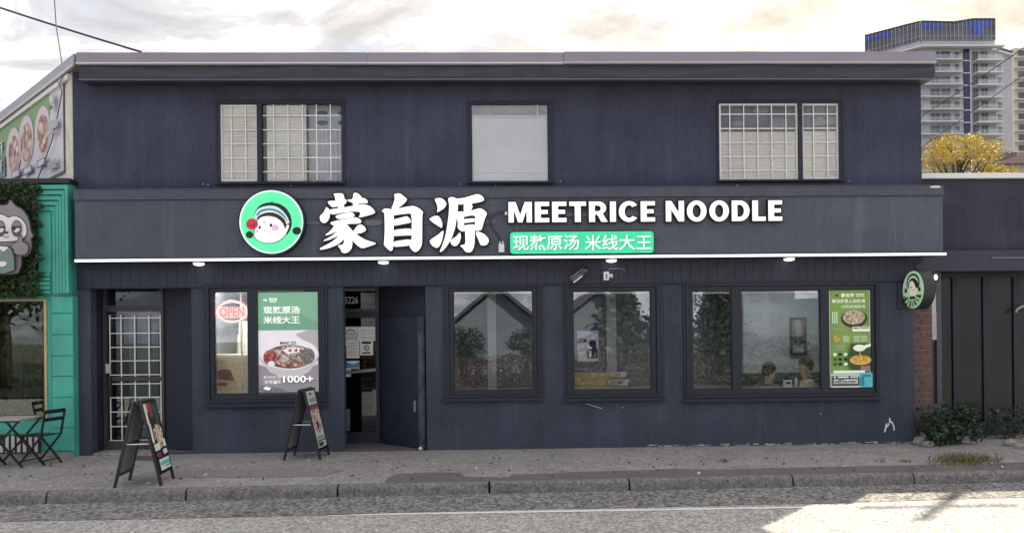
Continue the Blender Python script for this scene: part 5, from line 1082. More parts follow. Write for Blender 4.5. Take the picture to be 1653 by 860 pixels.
b = B(); b.box(-11.6, wn[1]+.4, .1, 2.6, 0.01, .03); b.build('interior_floor', mat('dim_floor', (.08, .075, .065), .9), tb)
# slatted vent below the window
a = RX(12, 700, 66, 731, YT-.03); b = B(); b.box(a[0]-1.6, a[1], YT-.05, YT-.036, a[2], a[3]); vp = b.build('vent_panel', BLACK, tb)
xx = a[1]-.03
while xx > a[0]-1.5: B().box(xx-.045, xx, YT-.062, YT-.051, a[2]+.02, a[3]-.02).build('vent_slat', mat('pale_slat', (.60, .58, .60), .6), vp); xx -= .085
b = B(); b.box(xl, xb0-.02, YT-.06, YT-.036, P(30, 749, YT)[1], P(30, 735, YT)[1]); b.build('base_board', mat('tan_base', (.26, .21, .16), .9, var=.3), tb)
# leaf covered panel
LF = leafmat('hedge_leaf_green', (.014, .03, .010), (.055, .10, .028), 14); pts = []; r6 = random.Random(21)
for i in range(15000):
    px, py = r6.uniform(-70, 71.5), r6.uniform(296, 477+4)
    if px > 66+5*math.sin(py*.23)+r6.gauss(0, 1.5): continue
    dep = .05+.05*mn.noise(Vector((px*.12, py*.12, 2)))+.03*r6.random(); x, z = P(px, py, YT-.1); pts.append((x, YT-.05-dep-.06*r6.random(), z))
b = leaves(B(), pts, .026, 4); o = b.build('leaf_cover', LF, tb); o['kind'] = 'stuff'
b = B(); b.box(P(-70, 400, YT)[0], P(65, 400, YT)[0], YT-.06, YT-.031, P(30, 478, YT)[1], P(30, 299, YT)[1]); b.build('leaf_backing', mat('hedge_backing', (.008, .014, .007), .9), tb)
# cut-out animal sign
YA = YT-.24
an = thing('cutout_sign', (P(20, 455, YA)[0], YA, P(20, 455, YA)[1]), 'grey cut-out sign of a sleepy eyed animal giving a thumbs up on the leafy panel', 'sign')
A1 = mat('cutout_grey', (.26, .24, .25), .6); A2 = mat('cutout_white', (.80, .77, .80), .6); A3 = mat('cutout_sage', (.17, .25, .23), .6); A4 = mat('cutout_dark_grey', (.10, .095, .10), .6)
q_ = [0]
def cut(pts, mt, name, sm=1, out=.0, thick=.004):
    q_[0] += 1; y = YA-.0035*q_[0]; pl = [(x/4.092, 280+y_/4.095) for x, y_ in pts]; pl = photo_poly(pl, YA)
    if sm: pl = smooth_poly(pl, sm)
    if out: pl = grow(pl, out)
    return B().prism(pl, y, y+thick).build(name, mt, an)
body = [(-190, 665), (-190, 480), (-160, 330), (-100, 240), (-40, 215), (20, 212), (55, 208), (68, 172), (100, 215), (150, 240), (190, 300), (205, 390), (222, 412), (200, 430), (212, 470), (205, 520), (180, 545), (140, 545), (140, 610), (115, 668)]
cut(body, BLACK, 'outline', 1, .02, .11); cut(body, A1, 'body', 1)
cut([(-150, 400), (-140, 320), (-100, 278), (-60, 290), (-20, 270), (20, 272), (60, 296), (95, 280), (140, 295), (175, 340), (180, 400), (150, 440), (60, 450), (-60, 450), (-120, 440)], BLACK, 'face_outline', 1, .012); cut([(-150, 400), (-140, 320), (-100, 278), (-60, 290), (-20, 270), (20, 272), (60, 296), (95, 280), (140, 295), (175, 340), (180, 400), (150, 440), (60, 450), (-60, 450), (-120, 440)], A2, 'face')
for ex in (8, 118):
    cut([(ex+34*math.cos(t*.3927), 365+55*math.sin(t*.3927)) for t in range(16)], A4, 'eye_patch'); cut([(ex+25*math.cos(t*.3927), 358+34*math.sin(t*.3927)) for t in range(16)], A2, 'eye'); cut([(ex-27, 357), (ex-22, 330), (ex, 318), (ex+24, 330), (ex+30, 355), (ex, 358)], A1, 'eyelid'); cut([(ex-30, 352), (ex+32, 352), (ex+32, 362), (ex-30, 362)], BLACK, 'lid_line', 0); cut([(ex-12+10*math.cos(t*.785), 368+12*math.sin(t*.785)) for t in range(8)], BLACK, 'pupil')
cut([(40, 388), (72, 386), (68, 400), (50, 402)], BLACK, 'nose'); cut([(38, 416), (55, 424), (72, 420), (72, 425), (54, 429), (38, 421)], BLACK, 'mouth', 0)
cut([(-190, 665), (-185, 500), (-100, 470), (0, 480), (90, 490), (110, 560), (112, 660)], BLACK, 'apron_outline', 1, .012); cut([(-190, 665), (-185, 500), (-100, 470), (0, 480), (90, 490), (110, 560), (112, 660)], A3, 'apron'); cut([(0, 482), (80, 488), (45, 520), (30, 515)], A2, 'collar'); cut([(-10, 585), (66, 585), (60, 610), (35, 620), (0, 612)], A2, 'pocket')
hd = [(100, 470), (140, 455), (148, 420), (160, 414), (170, 440), (165, 455), (200, 470), (210, 500), (195, 535), (150, 545), (110, 525), (118, 505), (100, 495)]; cut(hd, BLACK, 'hand_outline', 1, .012); cut(hd, A1, 'hand', 1)
# plants behind the display glass
PLF = leafmat('plant_leaf', (.03, .08, .025), (.10, .20, .06), 6)
for px, py0, lab in ((64, 600, 'tall leafy plant in the teal shop window near the gold frame'), (34, 560, 'dim leafy plant deeper in the teal shop window')):
    dpt = .5 if px > 50 else 1.4; x = P(px, 600, YT+dpt)[0]; o = thing('potted_plant', (x, YT+dpt, .03), lab, 'plant', 'plants in the teal shop window')
    b = B(); b.tube([(x, YT+dpt, .03), (x, YT+dpt, .45)], [.12, .16], 14); b.build('pot', mat('dark_pot', (.05, .045, .04), .7), o); b = B(); b.tube([(x, YT+dpt, .45), (x+.05, YT+dpt, 1.2), (x-.02, YT+dpt, 2.1)], [.02, .015, .008], 6); b.build('stem', mat('plant_stem', (.08, .09, .04), .8), o)
    pts = []
    for i in range(150): z = r6.uniform(.5, 2.35); pts.append((x+r6.gauss(0, .13)*(1+(px < 50)), YT+dpt+r6.gauss(0, .12), z))
    leaves(B(), pts, .085, px).build('foliage', PLF, o)
# banner on the oblique side wall
sB = [0]; dS = SW(1, 0, 0)-SW(0, 0, 0)
def s_at(px): # distance along the side wall seen at photo column px
    d = ray(px, 250); n = Vector((-sd.y, sd.x)); den = d.x*n.x+d.y*n.y; t = ((c0.x-CAM.x)*n.x+(c0.y-CAM.y)*n.y)/den; q = CAM+d*t; return (Vector((q.x, q.y))-c0).dot(sd)
def z_at(px, py): s = s_at(px); q = SW(s, .012, 0); d = ray(px, py); return CAM.z+d.z*((q.y-CAM.y)/d.y)
s1_ = s_at(105.5); zt1_, zt2_ = z_at(105, 128), z_at(2, 199); zb1_ = z_at(105, 276); zb2_ = zb1_-.30; sE = s1_+4.6
bn = thing('wall_banner', SW(s1_, .02, zb1_), 'large printed food banner with three bowls on the pale oblique side wall', 'banner')
zt_a = zt1_; zt_b = zt_a+(zt2_-zt1_)*(sE-s1_)/(s_at(2)-s1_)
def bq(u, v, k=0):           # u from the right end, v from the top
    s = s1_+(sE-s1_)*u; zt = zt_a+(zt_b-zt_a)*u; return SW(s, .02+.0025*k, zt+(zb1_-.0-zt)*v)
BK = [0]
def bpoly(pts, mt, name, thick=.002):
    BK[0] += 1; q = [bq(u, v, BK[0]) for u, v in pts]; n = len(q); b = B(); b.add(q, [tuple(range(n))]); return b.build(name, mt, bn)
BGW = mat('banner_white', (.62, .60, .68), .6, var=.06, scale=1.5); BGG = mat('banner_green', (.20, .34, .15), .6); BGE = mat('banner_dark_edge', (.05, .05, .055), .6)
bpoly([(-.012, -.03), (1, -.03), (1, 1.03), (-.012, 1.03)], BGE, 'frame'); bpoly([(0, 0), (1, 0), (1, 1), (0, 1)], BGW, 'sheet'); bpoly([(.135, 0), (1, 0), (1, .62), (.45, .60), (.30, .47), (.135, .30)], BGG, 'print_green')
FD3 = food('banner_food', ['7A2A2A', 'C09088', 'A05850', 'D8C8C0', '5A2020', 'B8A090'], 9)
u_at = lambda px: (s_at(px)-s1_)/(sE-s1_)
for px, py, rx__, ry__ in ((72, 212, 12.5, 40), (46, 227, 12.5, 40), (26, 246, 12, 39)):
    def v_of(px_, py_):
        u = u_at(px_); zt = zt_a+(zt_b-zt_a)*u; return (zt-z_at(px_, py_))/(zt-zb1_)
    e = [(px+rx__*math.cos(t*.262)+3*math.sin(t*.262)*0, py-ry__*math.sin(t*.262)-.5*(px+rx__*math.cos(t*.262)-px)) for t in range(24)]
    bpoly([(u_at(x), v_of(x, y)) for x, y in e], mat('banner_bowl', (.66, .56, .60), .6), 'print_bowl'); e2 = [(px+1+rx__*.74*math.cos(t*.262), py+4-ry__*.78*math.sin(t*.262)-.4*(rx__*.74*math.cos(t*.262))) for t in range(24)]
    bpoly([(u_at(x), v_of(x, y)) for x, y in e2], FD3, 'print_food')
def bpx(pts, mt, name): return bpoly([(u_at(x), v_of(x, y)) for x, y in pts], mt, name)
GNB = mat('banner_deep_green', (.10, .22, .18), .6)
bpx([(-40, 262), (13, 252), (13, 285), (-40, 300)], GNB, 'print_block'); 
for x, y in ((2, 228), (2, 258)):
    bpx([(x-1, y+4), (x+8, y), (x+8, y+3), (x-1, y+7)], BGW, 'print_stroke'); bpx([(x+1, y+1), (x+3, y), (x+3, y+17), (x+1, y+18)], BGW, 'print_stroke'); bpx([(x-1, y+12), (x+8, y+8), (x+8, y+11), (x-1, y+15)], BGW, 'print_stroke'); bpx([(x+5, y+2), (x+7, y+1), (x+7, y+19), (x+5, y+20)], BGW, 'print_stroke')
for x, y in ((32, 279), (52, 273), (75, 261)):
    bpx([(x-7, y), (x+7, y-7), (x+7, y+5), (x-7, y+13)], A4, 'print_box'); bpx([(x-5.5, y+1), (x+5.5, y-4.5), (x+5.5, y+4), (x-5.5, y+10)], BGW, 'print_box')
bpx([(85, 265), (100, 256), (102, 262), (96, 264), (103, 270), (86, 276)], mat('banner_grey_print', (.35, .36, .38), .6), 'print_delivery'); bpx([(87, 198), (103, 194), (103, 206), (87, 214)], mat('banner_grey_green', (.40, .43, .43), .6), 'print_word'); bpx([(87, 218), (103, 210), (103, 213), (87, 222)], mat('banner_grey_print', 0), 'print_line')
bpx([(91+4*math.cos(t*.52)+3, 163-9*math.sin(t*.52)) for t in range(12)], mat('banner_grey_print', 0), 'print_mark'); bpx([(94+3*math.cos(t*.52), 162-7*math.sin(t*.52)) for t in range(12)], BGW, 'print_mark'); bpx([(91, 174), (97, 172), (97, 178), (91, 180)], A4, 'print_mark')

# ------------------------------------------------------------------ bistro furniture on the left
def bistro_chair(lab):
    o = thing('folding_chair', (0, 0, 0), lab, 'chair', 'folding chairs by the teal shop')     # faces -x
    for y in (-.19, .19):
        b = B(); b.bar((-.20, y, 0), (.22, y, .45), .022, .03, up=(0, 1, 0)); b.bar((.22, y, .45), (.30, y, .84), .022, .03, up=(0, 1, 0)); b.build('back_leg', BLACKM, o)
        y2 = y*.86; b = B(); b.bar((.26, y2, 0), (-.17, y2, .44), .022, .03, up=(0, 1, 0)); b.build('front_leg', BLACKM, o)
    b = B()
    for i in range(6): x = -.22+.068*i; b.box(x, x+.055, -.2, .2, .445, .462)
    b.build('seat', BLACKM, o)
    for z, h in ((.68, .055), (.80, .06)): x = .22+.08*(z-.45)/.39; b = B(); b.box(x-.012, x+.014, -.2, .2, z, z+h); b.build('back_slat', BLACKM, o)
    B().bar((.20, -.17, .07), (.20, .17, .07), .018).build('stretcher', BLACKM, o); B().bar((-.14, -.19, .065), (-.14, .19, .065), .018).build('stretcher', BLACKM, o)
    return o
c = bistro_chair('black folding bistro chair right of the small table, in front of the teal pier'); g = G(76, 750.5); c.location = (g.x-.20, g.y+.16, 0); c.scale = (.9, .9, .9); c.rotation_euler = (0, 0, math.radians(-14))
c2 = copy_tree(c); c2['label'] = 'black folding bistro chair left of the small table, cut by the left frame edge'; g = G(-14, 756); c2.location = (g.x-.20, g.y+.16, 0); c2.rotation_euler = (0, 0, math.radians(172))
g = G(30, 755); tx, ty = g.x-.26, g.y+.26
o = thing('folding_table', (tx, ty, 0), 'small black folding bistro table with pale slatted top beside the teal shop', 'table')
PT = mat('pale_table_slat', (.42, .40, .40), .5, var=.2, scale=12)
for i in range(7): b = B(); y = ty-.29+.083*i; b.box(tx-.29, tx+.29, y, y+.074, .65, .666); b.build('slat', PT, o)
b = B(); b.box(tx-.28, tx+.28, ty-.28, ty-.26, .625, .649); b.box(tx-.28, tx+.28, ty+.26, ty+.28, .625, .649); b.build('apron', BLACKM, o)
for y in (-.25, .25):
    for s in (-1, 1): b = B(); b.bar((tx-.29*s, ty+y*(1 if s > 0 else .9), 0), (tx+.26*s, ty+y*(1 if s > 0 else .9), .64), .022, .03, up=(0, 1, 0)); b.build('leg', BLACKM, o)

# ------------------------------------------------------------------ plum building on the right
YN = .47; nx0 = XU+.03; nx1 = 16.0
zn1 = (P(1490, 290, YN)[1]+P(1653, 288, YN)[1])/2; znb = P(1600, 405, YN)[1]; zns = P(1600, 440, YN)[1]
nb_ = thing('plum_building', (nx0, YN, 0), 'low plum coloured shop with a white parapet cap and a dark glazed front', 'building')
b = B(); b.box(nx0, nx1, YN, YN+.25, znb, zn1); b.build('parapet_wall', PLUM, nb_)
b = B(); b.box(nx0-.03, nx1, YN-.06, YN+.3, zn1+.001, zn1+.085); b.build('parapet_cap', WHITE, nb_, .008)
b = B(); b.box(nx0, nx1, YN-.20, YN-.002, zns+.012, znb-.012); b.build('awning_band', mat('plum_fascia', (.032, .030, .060), .5, var=.2, scale=3), nb_, .01)
b = B(); b.box(P(1602, 416, .25)[0], nx1, YN-.215, YN-.202, P(1620, 417.5, .25)[1], P(1620, 414.5, .25)[1]); b.build('pale_strip', mat('pale_strip', (.12, .12, .16), .5), nb_)
b = B(); b.box(nx0, nx1, YN+.9, YN+.95, .0, zns+.3); b.build('back_panel', mat('dark_front', (.035, .04, .045), .8, var=.3, scale=3), nb_)
b = B(); b.box(nx0, nx1, YN, YN+.9, zns+.013, znb); b.build('entry_soffit', mat('dark_front', 0), nb_); b = B(); b.box(nx0, nx1, YN+.26, 4.5, zn1-.14, zn1-.08); b.build('roof', mat('roof_membrane', 0), nb_)
b = B(); b.box(nx0, nx0+.25, YN, 4.5, 0, zn1-.15); b.box(nx1-.2, nx1, YN+.26, 4.5, 0, zn1-.15); b.build('side_wall', PLUM, nb_)
FRD = mat('dark_blue_frame', (.022, .028, .040), .6, var=.2)
GLN = glass('dim_shop_glass', (.30, .36, .40), .0, .3)
xs = [nx0+.26, P(1543, 600, YN+.3)[0], P(1592, 600, YN+.3)[0], P(1641, 600, YN+.3)[0], P(1700, 600, YN+.3)[0], P(1780, 600, YN+.3)[0], P(1900, 600, YN+.3)[0], nx1-.25]
for x0, x1 in zip(xs, xs[1:]):
    b = B(); b.frame((x0+.002, x1-.002, .12, zns+.01), (x0+.05, x1-.05, .22, zns-.05), YN+.28, YN+.36); fo = b.build('shop_window', FRD, nb_); B().box(x0+.05, x1-.05, YN+.31, YN+.318, .22, zns-.05).build('pane', GLN, fo)
b = B(); b.box(nx0, nx1, YN+.26, YN+.4, 0, .118); b.build('plinth', FRD, nb_)
b = B(); b.smooth = True; b.tube([(P(x, y, YN+.2)[0], YN+.2, P(x, y, YN+.2)[1]) for x, y in ((1639, 505), (1642, 499), (1648, 495), (1656, 493))], .02, 8); b.build('door_handle', mat('dull_handle', (.4, .42, .44), .4, metal=.3), nb_)
b = B(); a = RX(1504, 464, 1511, 545, .4); b.box(a[0], a[1], .40, .43, a[2], a[3]); o = thing('shop_blade_sign', ((a[0]+a[1])/2, .4, a[2]), 'narrow pale vertical sign strip beside the brick pier', 'sign'); b.build('strip', mat('pale_blue_strip', (.50, .56, .60), .5), o); a = RX(1503.5, 505, 1511.5, 545, .39); B().box(a[0], a[1], .385, .398, a[2]-.03, a[3]).build('strip', mat('pale_mauve_strip', (.5, .45, .48), .5, var=.3, scale=9), o)
b = B(); a = RX(1511, 440, 1519, 660, .42); b.box(a[0], a[1], .40, .46, .1, a[3]); b.build('door_post', mat('grey_blue_post', (.075, .085, .11), .6, var=.3), nb_)
x, z = P(1513, 447, .2); o = thing('wall_lamp', (x, .24, z), 'small glowing wall lamp beside the brick pier under the plum fascia', 'lamp'); b = B(); b.box(x-.05, x+.05, .26, .40, z-.09, z+.09); b.build('housing', BLACKM, o); b = B(); b.smooth = True; b.sphere((x, .24, z), (.024, .022, .045), 12, 8); b.build('bulb', LAMP, o)
# utility pole beyond the right edge; its shadow lies on the sunny road
o = thing('utility_pole', (13.05, 5.1, 0), 'tall wooden utility pole standing behind the plum building', 'utility pole'); b = B(); b.tube([(13.05, 5.1, 0), (13.05, 5.1, 11.9)], [.12, .07], 10); b.build('pole', mat('pole_wood', (.14, .11, .09), .9, var=.3), o); b = B(); b.bar((12.2, 5.1, 11.2), (13.9, 5.1, 11.2), .06); b.build('crossarm', mat('pole_wood', 0), o)
# shrub, ferns and rocks
SHR = leafmat('shrub_leaf', (.014, .030, .018), (.05, .085, .05), 10); r7 = random.Random(31)
def shrub(name, px, py, rx_, ry_, rz_, n, size, lab, mt, seed, cat='shrub', clump=9):
    g = G(px, py); o = thing(name, (g.x, g.y, 0), lab, cat); rr_ = random.Random(seed); pts = []; cl = [(rr_.gauss(0, .55), rr_.gauss(0, .5), rr_.uniform(.15, .95)) for _ in range(clump)]
    for i in range(n):
        c = rr_.choice(cl); p = Vector((c[0]*rx_+rr_.gauss(0, .26)*rx_, c[1]*ry_+rr_.gauss(0, .3)*ry_, c[2]*rz_+rr_.gauss(0, .16)*rz_))
        if abs(p.x) > rx_*1.15 or p.z < .015 or p.z > rz_*1.08: continue
        pts.append((g.x+p.x, g.y+p.y, p.z))
    leaves(B(), pts, size, seed).build('foliage', mt, o); b = B()
    for c in cl: b.tube([(g.x+c[0]*.2*rx_, g.y+c[1]*.2*ry_, 0), (g.x+c[0]*rx_, g.y+c[1]*ry_, c[2]*rz_)], [.012, .004], 5)
    b.build('stem', mat('shrub_stem', (.06, .05, .035), .9), o); return o
shrub('shrub', 1524, 717, .42, .24, .58, 1500, .046, 'dark green shrub growing at the foot of the brick pier', SHR, 5, clump=16)
FRN = leafmat('fern_leaf', (.02, .035, .022), (.055, .085, .04), 8)
shrub('climbing_plant', 1584, 700, .45, .12, 1.9, 1300, .034, 'tall dim climbing plant before the dark glazed front of the plum building', FRN, 8, 'plant', 22)
shrub('shrub', 1628, 708, .34, .14, .5, 320, .042, 'low dim shrub before the glazed front near the right frame edge', FRN, 12, clump=10)
RK = ground_mat('pale_rock', (.40, .36, .33), (.26, .24, .22), 14, .5, .8, stain=4, stain_amt=0)
for i, (px, py, s, lab) in enumerate(((1481, 700, .13, 'largest pale rock at the foot of the brick pier'), (1489, 714, .10, 'pale rock in front of the largest rock by the brick pier'), (1501, 717, .075, 'small grey rock tucked under the shrub edge'), (1634, 716, .085, 'pale rock at the right, before the plum building'), (1648, 720, .06, 'small dark rock at the right frame edge'))):
    g = G(px, py+4); b = B(); b.smooth = True; b.sphere((0, 0, 0), 1, 14, 9)
    b.v = [Vector((v.x*s*1.15, v.y*s, v.z*s*.8))*(1+.28*mn.noise(v*1.3+Vector((i*5, 0, 0)))+.1*mn.noise(v*3.5)) for v in b.v]; b.v = [v+Vector((g.x, g.y+s*.5, s*.5)) for v in b.v]; o = b.build('rock', RK); tag(o, lab, 'rock', 'rocks by the buildings')

# ------------------------------------------------------------------ far towers
TWL = mat('tower_pale_concrete', (.44, .45, .49), .8, var=.08, scale=.15); TSL = mat('tower_white_slab', (.66, .67, .71), .7); TWN = mat('tower_window_frame', (.40, .39, .41), .6)
TGL = mat('tower_dark_glass', (.03, .032, .045), .15, var2=(.13, .135, .16), scale=.25); TBL = mat('tower_blue_glass', (.012, .03, .26), .12, var2=(.03, .10, .62), scale=.35); TBAL = glass('balcony_glass', (.86, .88, .9), .02); TCR = mat('tower_crown_glass', (.045, .045, .085), .2, var2=(.13, .13, .18), scale=.3); TDK = mat('tower_indigo_glass', (.02, .02, .09), .2)
YC = 160.0
tw = thing('apartment_tower', (P(1500, 300, YC)[0], YC, 0), 'tall grey apartment tower with stacked balconies and a blue glass crown', 'apartment tower')
def TP(px, Y): return Vector((P(px, 150, Y)[0], Y))
A_, B_, C_, D__, E_ = TP(1398, YC+9.5), TP(1487, YC), TP(1566, YC), TP(1606, YC), TP(1634, YC+3)
Zc = lambda py, Y=YC: P(1520, py, Y)[1]
zs_roof = Zc(80); fh = (Zc(80)-Zc(279))/10.0
def fbox(b, p, q, o0, o1, z0, z1, s0=0, s1=None):           # box along the face p->q, o outward (towards the camera side)
    d = (q-p); ln = d.length; d = d/ln; n = Vector((d.y, -d.x)); s1 = ln if s1 is None else s1
    v = [p+d*s0+n*o1, p+d*s1+n*o1, p+d*s1+n*o0, p+d*s0+n*o0]
    return b.add([(w.x, w.y, z0) for w in v]+[(w.x, w.y, z1) for w in v], [(3, 2, 1, 0), (4, 5, 6, 7), (0, 1, 5, 4), (1, 2, 6, 5), (2, 3, 7, 6), (3, 0, 4, 7)])
b = B(); foot = [A_, B_, D__, E_, E_+Vector((0, 22)), A_+Vector((4, 20))]; foot = [(v.x, v.y) for v in foot]; n = len(foot); zt = zs_roof
b.add([(x, y, 0) for x, y in foot]+[(x, y, zt) for x, y in foot], [tuple(range(n, 2*n))]+[(i, (i+1) % n, (i+1) % n+n, i+n) for i in range(n)]); b.build('tower_wall', TWL, tw)
nf = 21
def win(p, q, s0, s1, z0, z1, mull=2, gm=TGL):
    b = B(); fbox(b, p, q, .02, .14, z0, z1, s0, s1); f = b.build('window', TWN, tw); w = (s1-s0-.12*(mull+1))/mull
    for k in range(mull): b = B(); fbox(b, p, q, .145, .17, z0+.12, z1-.12, s0+.12+k*(w+.12), s0+.12+k*(w+.12)+w); b.build('pane', gm, f)
LB_, LC_, LD_ = (B_-A_).length, (C_-B_).length, (D__-C_).length
r8 = random.Random(17)
for i in range(13):
    z = zs_roof-fh*(i+1)
    b = B(); fbox(b, A_, B_, .02, 1.5, z-.02, z+.22, LB_*.45, LB_+1.2); fbox(b, B_, C_, .02, 1.5, z-.021, z+.221, -.6, LC_*.78); b.build('balcony_slab', TSL, tw)
    b = B(); fbox(b, C_, D__, .02, 2.0, z-.35, z+.0, .6, LD_+.8); b.build('balcony_slab', TSL, tw)
    b = B(); fbox(b, B_, C_, 1.42, 1.47, z+.23, z+1.2, -.4, LC_*.78); b.build('balustrade', TBAL, tw); b = B(); fbox(b, C_, D__, 1.9, 1.95, z+.01, z+1.0, .7, LD_+.7); b.build('balustrade', TBAL, tw)
    b = B(); fbox(b, A_, B_, 1.40, 1.45, z+.23, z+1.2, LB_*.45, LB_+1.0); b.build('balustrade', TBAL, tw)
    zz = z+.28
    for k in range(4): win(A_, B_, LB_*(.52+.12*k), LB_*(.52+.12*k)+1.1, zz, z+2.3, 1) if i < 12 else None
    win(B_, C_, LC_*.18, LC_*.38, zz, z+2.45, 2); win(B_, C_, LC_*.40, LC_*.60, zz, z+2.45, 2); win(B_, C_, LC_*.68, LC_*.78, z+.9, z+2.3, 1, TGL if r8.random() < .5 else TDK)
    win(C_, D__, .5, LD_*.34, z+.05, z+2.4, 2); win(C_, D__, LD_*.42, LD_*.72, z+.05, z+2.4, 2)
    if i in (2, 4, 5, 6, 8) or r8.random() < .3: win(D__, E_, .9, 2.6, z+.7, z+2.3, 2, TDK)
    b = B(); fbox(b, B_, C_, .03, .35, z+.24, z+fh-.05, LC_-1.55, LC_-.25); g_ = b.build('stair_glazing', TDK, tw)
    b = B(); fbox(b, B_, C_, .02, .42, z-.02, z+.22, LC_-1.75, LC_-.05); b.build('spandrel', TSL, tw)
    b = B(); q0, q1 = E_, E_+Vector((0, 22)); fbox(b, q0, q1, .02, 1.1, z-.05, z+.12, 2, 6); b.build('balcony_slab', TSL, tw); b = B(); fbox(b, q0, q1, 1.04, 1.08, z+.13, z+.9, 2, 6); b.build('balustrade', TBAL, tw)
b = B(); fbox(b, B_, C_, .025, .5, 0, zs_roof, LC_-.24, LC_-.02); fbox(b, D__, E_, .02, .25, 0, zs_roof, .1, .4); b.build('pilaster', TSL, tw)
# set back penthouse and sloping glazed crown
b = B(); fbox(b, A_, B_, .5, 2.2, zs_roof-.1, zs_roof+.25, 0, LB_+1.0); fbox(b, B_, D__, .5, 2.2, zs_roof-.101, zs_roof+.251, -.6, LC_+LD_+1.0); fbox(b, D__, E_, .2, .8, zs_roof-.7, zs_roof-.3, 0, None); b.build('roof_slab', TSL, tw)
b = B(); fbox(b, D__, E_, .5, .56, zs_roof-.3, zs_roof+.5); b.build('balustrade', TBAL, tw)
zc0 = Zc(67); 
b = B(); fbox(b, A_, B_, -8, .2, zs_roof+.26, zc0); fbox(b, B_, D__, -8, .21, zs_roof+.26, zc0+.001); b.build('penthouse_wall', TWL, tw)
for s in (.2, .4, .55): win(A_, B_, LB_*s, LB_*s+1.0, zs_roof+.3, zc0-.25, 1, TDK)
for s in (.12, .3, .55, .8): win(B_, D__, (LC_+LD_)*s, (LC_+LD_)*s+1.6, zs_roof+.3, zc0-.25, 2, TDK)
def crown(p, q, ptop, nc, blue):
    ln = (q-p).length; w = ln/nc
    for k in range(nc):
        t = (k+.5)/nc; zt = ptop(t); zz = zc0+.15
        rows = [(zz, zz+.9), (zz+.98, zz+(zt-zz)*.62), (zz+(zt-zz)*.62+.08, zt)]
        for j, (a, c) in enumerate(rows):
            b = B(); fbox(b, p, q, .22, .30, a, c, k*w+.07, (k+1)*w-.07); b.build('crown_pane', TBL if blue(t, j) else TCR, tw)
    b = B()
    for k in range(nc+1): t = k/nc; fbox(b, p, q, .2, .42, zc0+.05, ptop(min(1, t))+.15, k*w-.05, k*w+.05)
    for zz in (zc0+.05, zc0+1.05): fbox(b, p, q, .2, .38, zz, zz+.1)
    b.build('crown_mullion', TWN, tw)
    b = B(); ns = 24
    for k in range(ns): z = (ptop(k/ns)+ptop((k+1)/ns))/2; fbox(b, p, q, -1.5, .5, z+.02, z+.28, ln*k/ns, ln*(k+1)/ns)
    b.build('crown_rim', mat('dark_grey_rim', (.09, .09, .10), .6), tw); b = B(); fbox(b, p, q, -.4, .15, zc0+.02, min(ptop(0), ptop(1))-.3); b.build('crown_core', TDK, tw)
zl_, zr2, zm_, ze_ = P(1405, 58, YC+9)[1], Zc(36.5), Zc(38), Zc(33)
crown(A_, B_, lambda t: zl_+(zr2-zl_)*t, 14, lambda t, j: j == 2 and t < .5)
crown(B_, D__, lambda t: zr2+(zm_-zr2)*min(1, t/.45) if t < .45 else zm_+(ze_-zm_)*min(1, (t-.45)/.25), 18, lambda t, j: (j == 2 and (t < .30 or .60 < t < .92)) or (j == 1 and .68 < t < .82))
# second tower, just inside the right edge
t2 = thing('apartment_tower', (P(1660, 300, 190)[0], 190, 0), 'pale apartment tower cut by the right frame edge with thin balcony slabs', 'apartment tower')
p0, p1 = TP(1637, 190), TP(1720, 190); b = B(); zt = P(1640, 78, 190)[1]; b.box(p0.x, p1.x, 190, 210, 0, zt); b.build('tower_wall', mat('far_tower_cream', (.60, .55, .46), .8), t2)
for i in range(13):
    z = zt-2.9*(i+1); b = B(); b.box(p0.x-.5, p1.x, 188.6, 189.98, z, z+.2); b.build('balcony_slab', TSL, t2)
    for k in range(2): b = B(); b.box(p0.x+1+3.2*k, p0.x+3.2+3.2*k, 189.85, 189.98, z+.4, z+2.3); f = b.build('window', TWN, t2); B().box(p0.x+1.15+3.2*k, p0.x+3.05+3.2*k, 189.80, 189.84, z+.5, z+2.2).build('pane', TGL, f)
# low pale house behind the plum building
x, z = P(1650, 262, 40); o = thing('beige_building', (x+4, 40, 0), 'low beige building with a mauve roof edge behind the yellow tree', 'building'); x0 = P(1610, 270, 40)[0]
b = B(); b.box(x0, x0+14, 40, 50, 0, P(1640, 266, 40)[1]); b.build('wall', mat('beige_render', (.50, .44, .40), .8), o); b = B(); b.prism([(x0-.3, P(1640, 266, 40)[1]+.01), (x0+14.3, P(1640, 266, 40)[1]+.01), (x0+14.3, P(1640, 254, 40)[1]), (x0+1.2, P(1640, 254, 40)[1])], 39.6, 50.4); b.build('roof', mat('mauve_roof', (.30, .22, .22), .8), o)
b = B(); b.box(P(1640, 255, 40)[0], P(1658, 255, 40)[0], 41, 44, P(1640, 253, 40)[1], P(1640, 240, 40)[1]); b.build('chimney', mat('brown_chimney', (.14, .11, .11), .8), o)
for k in range(3): b = B(); xx = x0+4+2.6*k; b.box(xx, xx+1.4, 39.9, 39.98, 2.2, 3.6); f = b.build('window', TWN, o); B().box(xx+.1, xx+1.3, 39.86, 39.895, 2.3, 3.5).build('pane', TGL, f)

